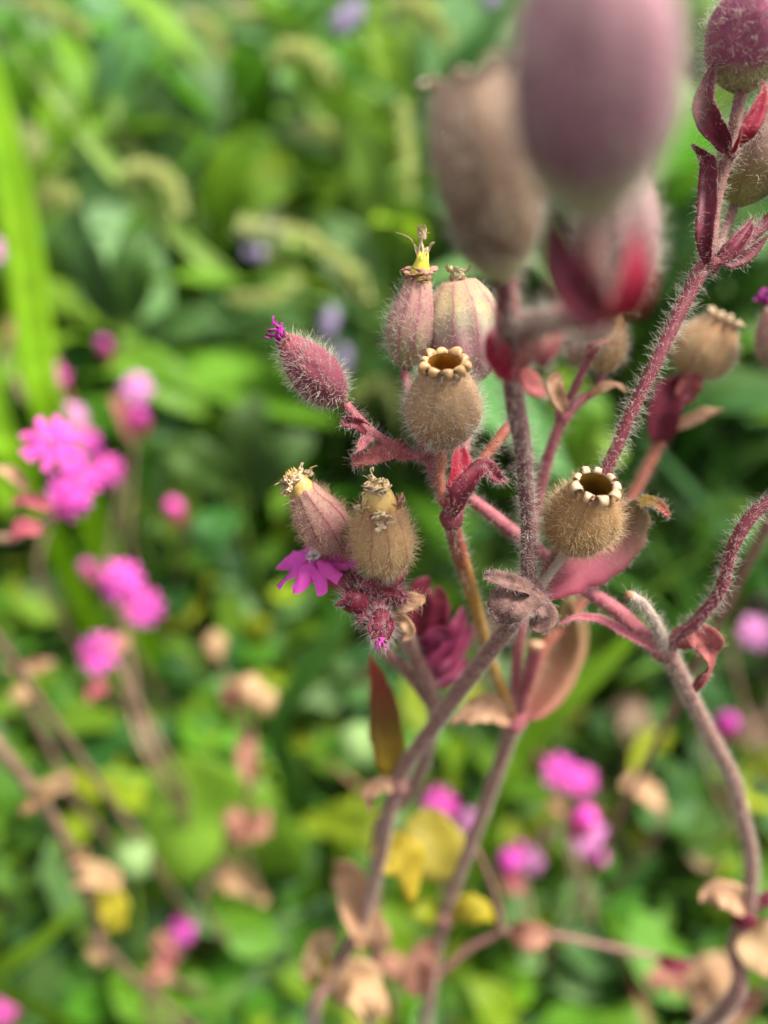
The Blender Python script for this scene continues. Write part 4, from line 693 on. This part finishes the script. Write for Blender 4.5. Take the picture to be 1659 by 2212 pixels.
def leafy(x, y, h, n, size, mats, seed, label, group, key='big', stemr=.003):
    rg = random.Random(seed); t = thing('leafy_plant', (x, y, 0), label, 'plant', group); lx, ly = rg.uniform(-.12, .12)*h, rg.uniform(-.15, .05)*h
    tube('stem', [np.array([x, y, 0]), np.array([x+lx*.4, y+ly*.4, h*.5]), np.array([x+lx, y+ly, h])], [stemr, stemr*.8, stemr*.4], M['green_stem'], t, k=4, ns=7)
    a = rg.uniform(0, 6)
    for i in range(n):
        q = .18+.82*(i+.6)/n; a += 2.4+rg.uniform(-.3, .3); s = size*(1.15-.5*q)*rg.uniform(.8, 1.2); qq = q*.5
        put(t, key, rg.choice(mats), rg.randrange(3), (lx*q**1.3, ly*q**1.3, h*q), a, R(rg.uniform(5, 55)+25*q), s, rg.uniform(-.3, .3))
    return t
def clear(x, y, h, size):
    """keep foliage out of the space of the plants in front"""
    return y > .30 or h+size < .16
rg = random.Random(21)
n_ = 0
LBL = {('lf_blue', 'lf_blue', 'lf_mid'): 'blue-green', ('lf_mid', 'lf_mid', 'lf_lime'): 'mid-green', ('lf_lime', 'lf_mid'): 'bright lime', ('lf_blue', 'lf_dark', 'lf_mid'): 'dark green', ('lf_dark', 'lf_dark', 'lf_mid'): 'dark green'}
# tall leafy plants at the back
for i in range(170):
    y = .52+2.3*(i/170)**1.5+rg.uniform(-.05, .05); half = .40*y/.74+.16; x = rg.uniform(-half, half)
    right = x > .12*y+.03
    h = (.50-y*.15)*rg.uniform(.55, 1.05) if y < 1.4 else rg.uniform(.28, .5)+.05*y
    if y < .7: h *= .8
    if right and rg.random() < .45: continue
    u = rg.random(); mats = ['lf_blue', 'lf_blue', 'lf_mid'] if u < .5 else (['lf_mid', 'lf_mid', 'lf_lime'] if u < .9 else ['lf_lime', 'lf_mid'])
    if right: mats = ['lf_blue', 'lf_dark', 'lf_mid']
    leafy(x, y, max(h, .12), rg.randrange(9, 13), rg.uniform(.18, .28), mats, 1000+i, 'tall plant with long pointed %s leaves in the hedge of greenery' % LBL[tuple(mats)], 'tall %s leafy plants behind the campions' % LBL[tuple(mats)])
# middle, lower plants
for i in range(90):
    y = rg.uniform(.34, .66); half = .40*y/.74+.10; x = rg.uniform(-half, half); h = rg.uniform(.06, .16)+(y-.34)*.25
    u = rg.random(); mats = ['lf_dark', 'lf_dark', 'lf_mid'] if u < .85 else ['lf_mid', 'lf_mid', 'lf_lime']  # mostly dark leaves: the middle ground's shade is put into their colour
    leafy(x, y, h, rg.randrange(7, 10), rg.uniform(.06, .10), mats, 2000+i, 'ankle-high plant with broad %s leaves between the tall greenery and the clover' % LBL[tuple(mats)], 'broad %s plants of the middle ground' % LBL[tuple(mats)], key='broad', stemr=.002)
# clover-like herbs of the near ground
for i in range(210):
    y = rg.uniform(.06, .46); x = rg.uniform(-.30, .30); hmax = .15 if y > .2 else .11
    t = thing('ground_herb', (x, y, 0), 'low herb with round clover-sized green and yellow-green leaves on the ground', 'plant', 'low herbs on the ground')
    yel = rg.random() < (.42 if y < .24 else .28); mats = ['lf_yel', 'lf_yel', 'lf_lime', 'lf_mid', 'lf_mid'] if yel else ['lf_mid', 'lf_dark', 'lf_blue', 'lf_mid']
    if x > .03 and y > .17 and rg.random() < .6: yel = False; mats = ['lf_dark', 'lf_dark', 'blade', 'bg_stem']
    tag(t, 'low yellowing ground herb with round lime and yellow-green leaves' if yel else ('low ground herb with round dark and brown leaves' if mats[0] == 'lf_dark' else 'low ground herb with round plain green leaves'), group='yellowing low herbs' if yel else ('dark low herbs' if mats[0] == 'lf_dark' else 'green low herbs'))
    for k in range(rg.randrange(7, 11)):
        put(t, rg.choice(['clover', 'small']), rg.choice(mats), rg.randrange(3), (rg.uniform(-.008, .008), rg.uniform(-.008, .008), rg.uniform(.0, hmax*.55)), rg.uniform(0, 6.28), R(rg.uniform(0, 65)), rg.uniform(.030, .058), rg.uniform(-.5, .5))
# grass
def grass(x, y, n, L, mats, seed, label, group, key='blade', spread=.02, el=(55, 88)):
    r_ = random.Random(seed); t = thing('grass_tuft', (x, y, 0), label, 'grass', group)
    for k in range(n): put(t, key, r_.choice(mats), r_.randrange(3), (r_.uniform(-spread, spread), r_.uniform(-spread, spread), 0), r_.uniform(0, 6.28), R(r_.uniform(*el)), L*r_.uniform(.6, 1.15), r_.uniform(-.6, .6))
for i in range(46):
    y = rg.uniform(.30, .85); x = rg.uniform(.05+.10*y, .22+.5*y); grass(x, y, 9, rg.uniform(.2, .36)+y*.1, ['blade', 'blade', 'lf_dark'], 3000+i, 'tuft of upright %s grass beyond the wine-red stem' % ('broad-bladed' if i % 2 else 'narrow-bladed'), '%s grass tufts' % ('broad-bladed' if i % 2 else 'narrow-bladed'), 'wide' if i % 2 else 'blade', el=(72, 88))
for i in range(40):
    y = rg.uniform(.16, .42); x = rg.uniform(.0, .28); grass(x, y, 7, rg.uniform(.10, .18), ['blade', 'blade', 'leaf_tan', 'lf_dark', 'leaf_rust'], 3100+i, 'thin tuft of short mixed green and straw grass near the ground', 'short grass tufts', 'blade', .015, (20, 75))
# single blades that stand out
def wide_blade(label, pts, wd, mat, seed):
    P = px(*pts); t = thing('broad_blade', (P[0][0], P[0][1]+.01, 0), label, 'leaf blade')
    leaf('blade', [np.array([P[0][0], P[0][1]+.01, 0]), np.array([P[0][0], P[0][1]+.008, P[0][2]*.33]), np.array([P[0][0], P[0][1]+.004, P[0][2]*.66])]+P, wd*pts[1][2]/F, M[mat], t, TOCAM+.2*RGT, 'strip', cup=.18, seed=seed, nl=24)
wide_blade('broad bright lime leaf blade standing upright at the picture edge', [(110, 900, .33), (80, 760, .32), (52, 550, .31), (20, 350, .30), (-10, 200, .295), (-30, 60, .29)], 76, 'blade_lime', 1)
wide_blade('narrower lime leaf blade behind the side-on pink flowers', [(40, 1010, .34), (5, 940, .335), (-15, 820, .33), (-40, 650, .33)], 60, 'blade_lime', 2)
wide_blade('green grass blade slanting up behind the salmon leaf', [(1060, 1730, .27), (1130, 1610, .26), (1220, 1510, .25), (1320, 1420, .245), (1400, 1330, .24)], 62, 'lf_lime', 3)
wide_blade('green grass blade at the lower left pointing to the yellow leaf', [(-10, 2120, .27), (90, 2030, .262), (180, 1950, .258)], 46, 'lf_lime', 4)
wide_blade('straight green blade rising behind the hairy bud knot', [(600, 1560, .36), (680, 1430, .34), (740, 1330, .33), (780, 1240, .325)], 56, 'blade', 5)
wide_blade('broad mid-green leaf spread flat among the clover', [(520, 1830, .36), (450, 1760, .355), (400, 1690, .35), (380, 1630, .35)], 260, 'lf_mid', 6)
wide_blade('pale yellow-green stalk slanting through the tall greenery', [(520, 640, .55), (380, 510, .52), (230, 350, .50), (110, 200, .49), (20, 90, .48)], 38, 'green_stem', 7)

# big-leaved plants whose single leaves can be told apart
def big_leaved(label, root_px, leaves, seed):
    low = at(*root_px); t = thing('leafy_plant', (low[0], low[1]+.02, 0), label, 'plant')
    tube('stem', [np.array([low[0], low[1]+.02, 0]), np.array([low[0], low[1]+.015, low[2]*.5]), low], [.003, .0025, .002], M['green_stem'], t, k=4, ns=7)
    for k, (b, e, d, wd, mt, nx) in enumerate(leaves):
        p, q = at(*b, d), at(*e, d-.02); mid = (p+q)/2+np.array([0, -.006, .012]); 
        tube('petiole', [low, (low+p)/2+np.array([0, 0, -.005]), p], .0014, M['green_stem'], t, k=4, ns=6)
        leaf('leaf', [p, mid, q], wd*d/F, M[mt], t, np.array([nx, -.5, .8]), 'ovate', cup=.18, wave=.03, seed=seed*9+k, nl=16)
big_leaved('large blue-green leaves crossing above the lime blade', (300, 560, .60), [((330, 10), (205, 245), .58, 110, 'lf_blue', -.4), ((250, 330), (120, 60), .60, 90, 'lf_lime', .3), ((60, 130), (0, 20), .60, 90, 'lf_mid', .2), ((300, 420), (420, 150), .62, 110, 'lf_blue', .5)], 1)
big_leaved('upright blue-green pair of pointed leaves with a lime leaf beside', (450, 640, .62), [((390, 430), (340, 170), .60, 130, 'lf_blue', -.5), ((420, 420), (480, 130), .62, 120, 'lf_blue', .4), ((440, 470), (590, 290), .60, 140, 'lf_lime', .2), ((470, 520), (640, 400), .58, 120, 'lf_lime', 0)], 2)
big_leaved('tall broad green leaf standing left of the tan capsule', (830, 700, .56), [((830, 600), (770, 250), .54, 130, 'lf_mid', -.3), ((815, 620), (690, 470), .54, 100, 'lf_blue', -.3), ((840, 560), (900, 330), .56, 110, 'lf_lime', .4)], 3)
big_leaved('broad mid-green leaves pointing down beside the crimson bud', (270, 720, .50), [((250, 770), (445, 900), .48, 150, 'lf_mid', .2), ((250, 700), (150, 480), .50, 130, 'lf_dark', -.3), ((280, 690), (330, 500), .50, 120, 'lf_dark', .3), ((300, 760), (480, 700), .49, 120, 'lf_dark', .2), ((280, 780), (400, 1000), .49, 130, 'lf_dark', .3)], 4)  # the dark leaves have shade painted into their green
big_leaved('broad leaves coloured dark for shade left of the straw capsules', (520, 1120, .46), [((500, 1060), (350, 960), .45, 130, 'lf_dark', -.2), ((520, 1050), (560, 850), .45, 130, 'lf_dark', .2), ((540, 1080), (680, 940), .45, 120, 'lf_dark', .3), ((500, 1100), (440, 1220), .44, 120, 'lf_dark', 0)], 5)  # deep shade here comes from the dark leaf colour
big_leaved('pale lit leaves at the top between two violet bells', (900, 330, .75), [((880, 260), (800, 60), .74, 120, 'lf_lime', -.2), ((920, 250), (960, 40), .74, 120, 'lf_mid', .2), ((900, 240), (1060, 110), .74, 110, 'lf_lime', .3), ((860, 300), (700, 200), .74, 110, 'lf_mid', -.4)], 6)
big_leaved('lit green leaves seen between the grey stem and the wine stem', (1240, 1010, .46), [((1230, 1000), (1290, 850), .45, 120, 'lf_mid', .2), ((1220, 1010), (1350, 980), .45, 110, 'lf_mid', .3), ((1230, 960), (1200, 800), .46, 110, 'lf_lime', -.2)], 7)

# nodding yellow-green flower spikes
def spike(label, pts, wpx, seed, wisp=False):
    P = spline(px(*pts), 10); d = pts[0][2]; r = wpx*d/F*.5; r_ = np.random.default_rng(seed); base = P[0]
    t = thing('flower_spike', (base[0], base[1]+.02, 0), label, 'flower spike', 'nodding yellow-green flower spikes')
    tube('stem', [np.array([base[0], base[1]+.02, 0]), np.array([base[0], base[1]+.015, base[2]*.5])]+list(P[::5]), [.0018, .0012, .0008], M['green_stem'], t, k=3, ns=6)
    V = []; Fc = []; n = 420
    for k in range(n):
        q = r_.uniform(0, 1); c = P[min(len(P)-1, int(q*len(P)))]; o = nz(r_.normal(0, 1, 3)+np.array([0, 0, .3])); s = nz(np.cross(o, r_.normal(0, 1, 3))); L = r*r_.uniform(.5, 1.1)*(1-.5*abs(q-.4)); w_ = r*.13
        b = len(V); V += [c+s*w_*.4, c-s*w_*.4, c+o*L*.6-s*w_, c+o*L*.6+s*w_, c+o*L]; Fc += [(b, b+1, b+2, b+3), (b+3, b+2, b+4)]
    build('florets', V, Fc, M['spike'], t, kind='stuff', smooth=False)
    if wisp:
        n = 60; q = r_.uniform(.75, 1, n); c = P[(q*(len(P)-1)).astype(int)]; nr = nz(r_.normal(0, 1, (n, 3)))
        hairs(t, c, nr, nr, r*2.0, .00022, M['wisp'], seed, name='stamens')
SPL = 'nodding fuzzy yellow-green flower spike among the tall leaves'
for k, (pts, wpx, ws) in enumerate(((((790, 640, .42), (740, 570, .41), (640, 510, .405), (530, 490, .40)), 74, True), (((640, 600, .5), (590, 640, .49), (500, 650, .49)), 54, False), (((720, 200, .55), (690, 130, .54), (630, 110, .54), (600, 130, .54)), 70, False),
                                    (((480, 120, .6), (450, 60, .6), (400, 40, .6)), 60, True), (((380, 460, .5), (370, 400, .5), (330, 370, .5), (270, 380, .5)), 70, False), (((100, 460, .5), (90, 350, .5), (60, 280, .5)), 66, True), (((640, 100, .62), (600, 40, .62), (500, 30, .62)), 60, True),
                                    (((300, 380, .58), (280, 300, .58), (230, 280, .58)), 56, True), (((960, 90, .62), (920, 30, .62), (860, 10, .62)), 70, False), (((140, 430, .5), (120, 420, .5), (80, 430, .5)), 80, False), (((740, 320, .6), (700, 280, .6), (640, 290, .6)), 60, True), (((880, 420, .5), (880, 330, .5), (870, 230, .5)), 54, False), (((860, 900, .48), (830, 830, .47), (760, 860, .47)), 50, False), (((180, 60, .6), (100, 20, .6), (60, 10, .6)), 60, False))):
    spike(SPL, pts, wpx, 40+k, ws)
# violet bells of the tall plants
def bells(label, pts, seed):
    t = None
    for k, (x_, y_, d, rx, ry) in enumerate(pts):
        c = at(x_, y_, d)
        if t is None:
            t = thing('bell_flower', (c[0], c[1]+.02, 0), label, 'flower'); tube('stem', [np.array([c[0], c[1]+.02, 0]), np.array([c[0], c[1]+.018, c[2]*.6]), c+np.array([0, .006, .012]), c+np.array([0, 0, .006])], .001, M['green_stem'], t, k=5, ns=7)
        blob('bell', c, (W(rx, d), W(rx, d), W(ry, d)), M['petal_lilac'], t, seed=seed+k, axis=UPV+.2*RGT, lump=.1)
bells('drooping violet bell flowers high among the tall leaves', [(738, 50, .55, 24, 34), (765, 30, .55, 22, 30)], 1)
bells('violet bell flower nearly out of view beside the big mauve capsule', [(1060, 8, .6, 20, 24)], 2)
bells('pale lilac bell flowers in the shade behind the crimson bud', [(710, 700, .45, 20, 44), (740, 780, .45, 22, 34)], 3)
bells('grey-violet bell flowers beneath the nodding spike', [(560, 550, .46, 15, 18), (536, 545, .46, 12, 15)], 4)

# low carpet of leaves too small and many to count
def carpet():
    r_ = np.random.default_rng(8); n = 9000; V = []; Fc = []
    X = r_.uniform(-1, 1, n); Y = r_.uniform(.02, 1, n)**1.3*1.6
    for k in range(n):
        x, y = X[k]*(.28+.65*Y[k]), Y[k]; z = r_.uniform(0, .05+.02*min(y, 1)); s = r_.uniform(.007, .014)*(1+y*.6); a = r_.uniform(0, 6.28); tl = r_.uniform(-.7, .7)
        u = np.array([math.cos(a), math.sin(a), tl*.6]); v = np.array([-math.sin(a), math.cos(a), r_.uniform(-.4, .4)]); c = np.array([x, y, z]); b = len(V)
        V += [c, c+u*s*.4+v*s*.45, c+u*s+v*s*.35, c+u*s*1.4, c+u*s-v*s*.35, c+u*s*.4-v*s*.45, c+u*s*.7+np.array([0, 0, -s*.15])]
        Fc += [(b, b+5, b+6), (b+5, b+4, b+6), (b+4, b+3, b+6), (b+3, b+2, b+6), (b+2, b+1, b+6), (b+1, b, b+6)]
    tag(build('leaf_carpet', V, Fc, M['cover'], smooth=False), 'carpet of tiny green leaves covering the soil', 'ground cover', kind='stuff')
carpet()
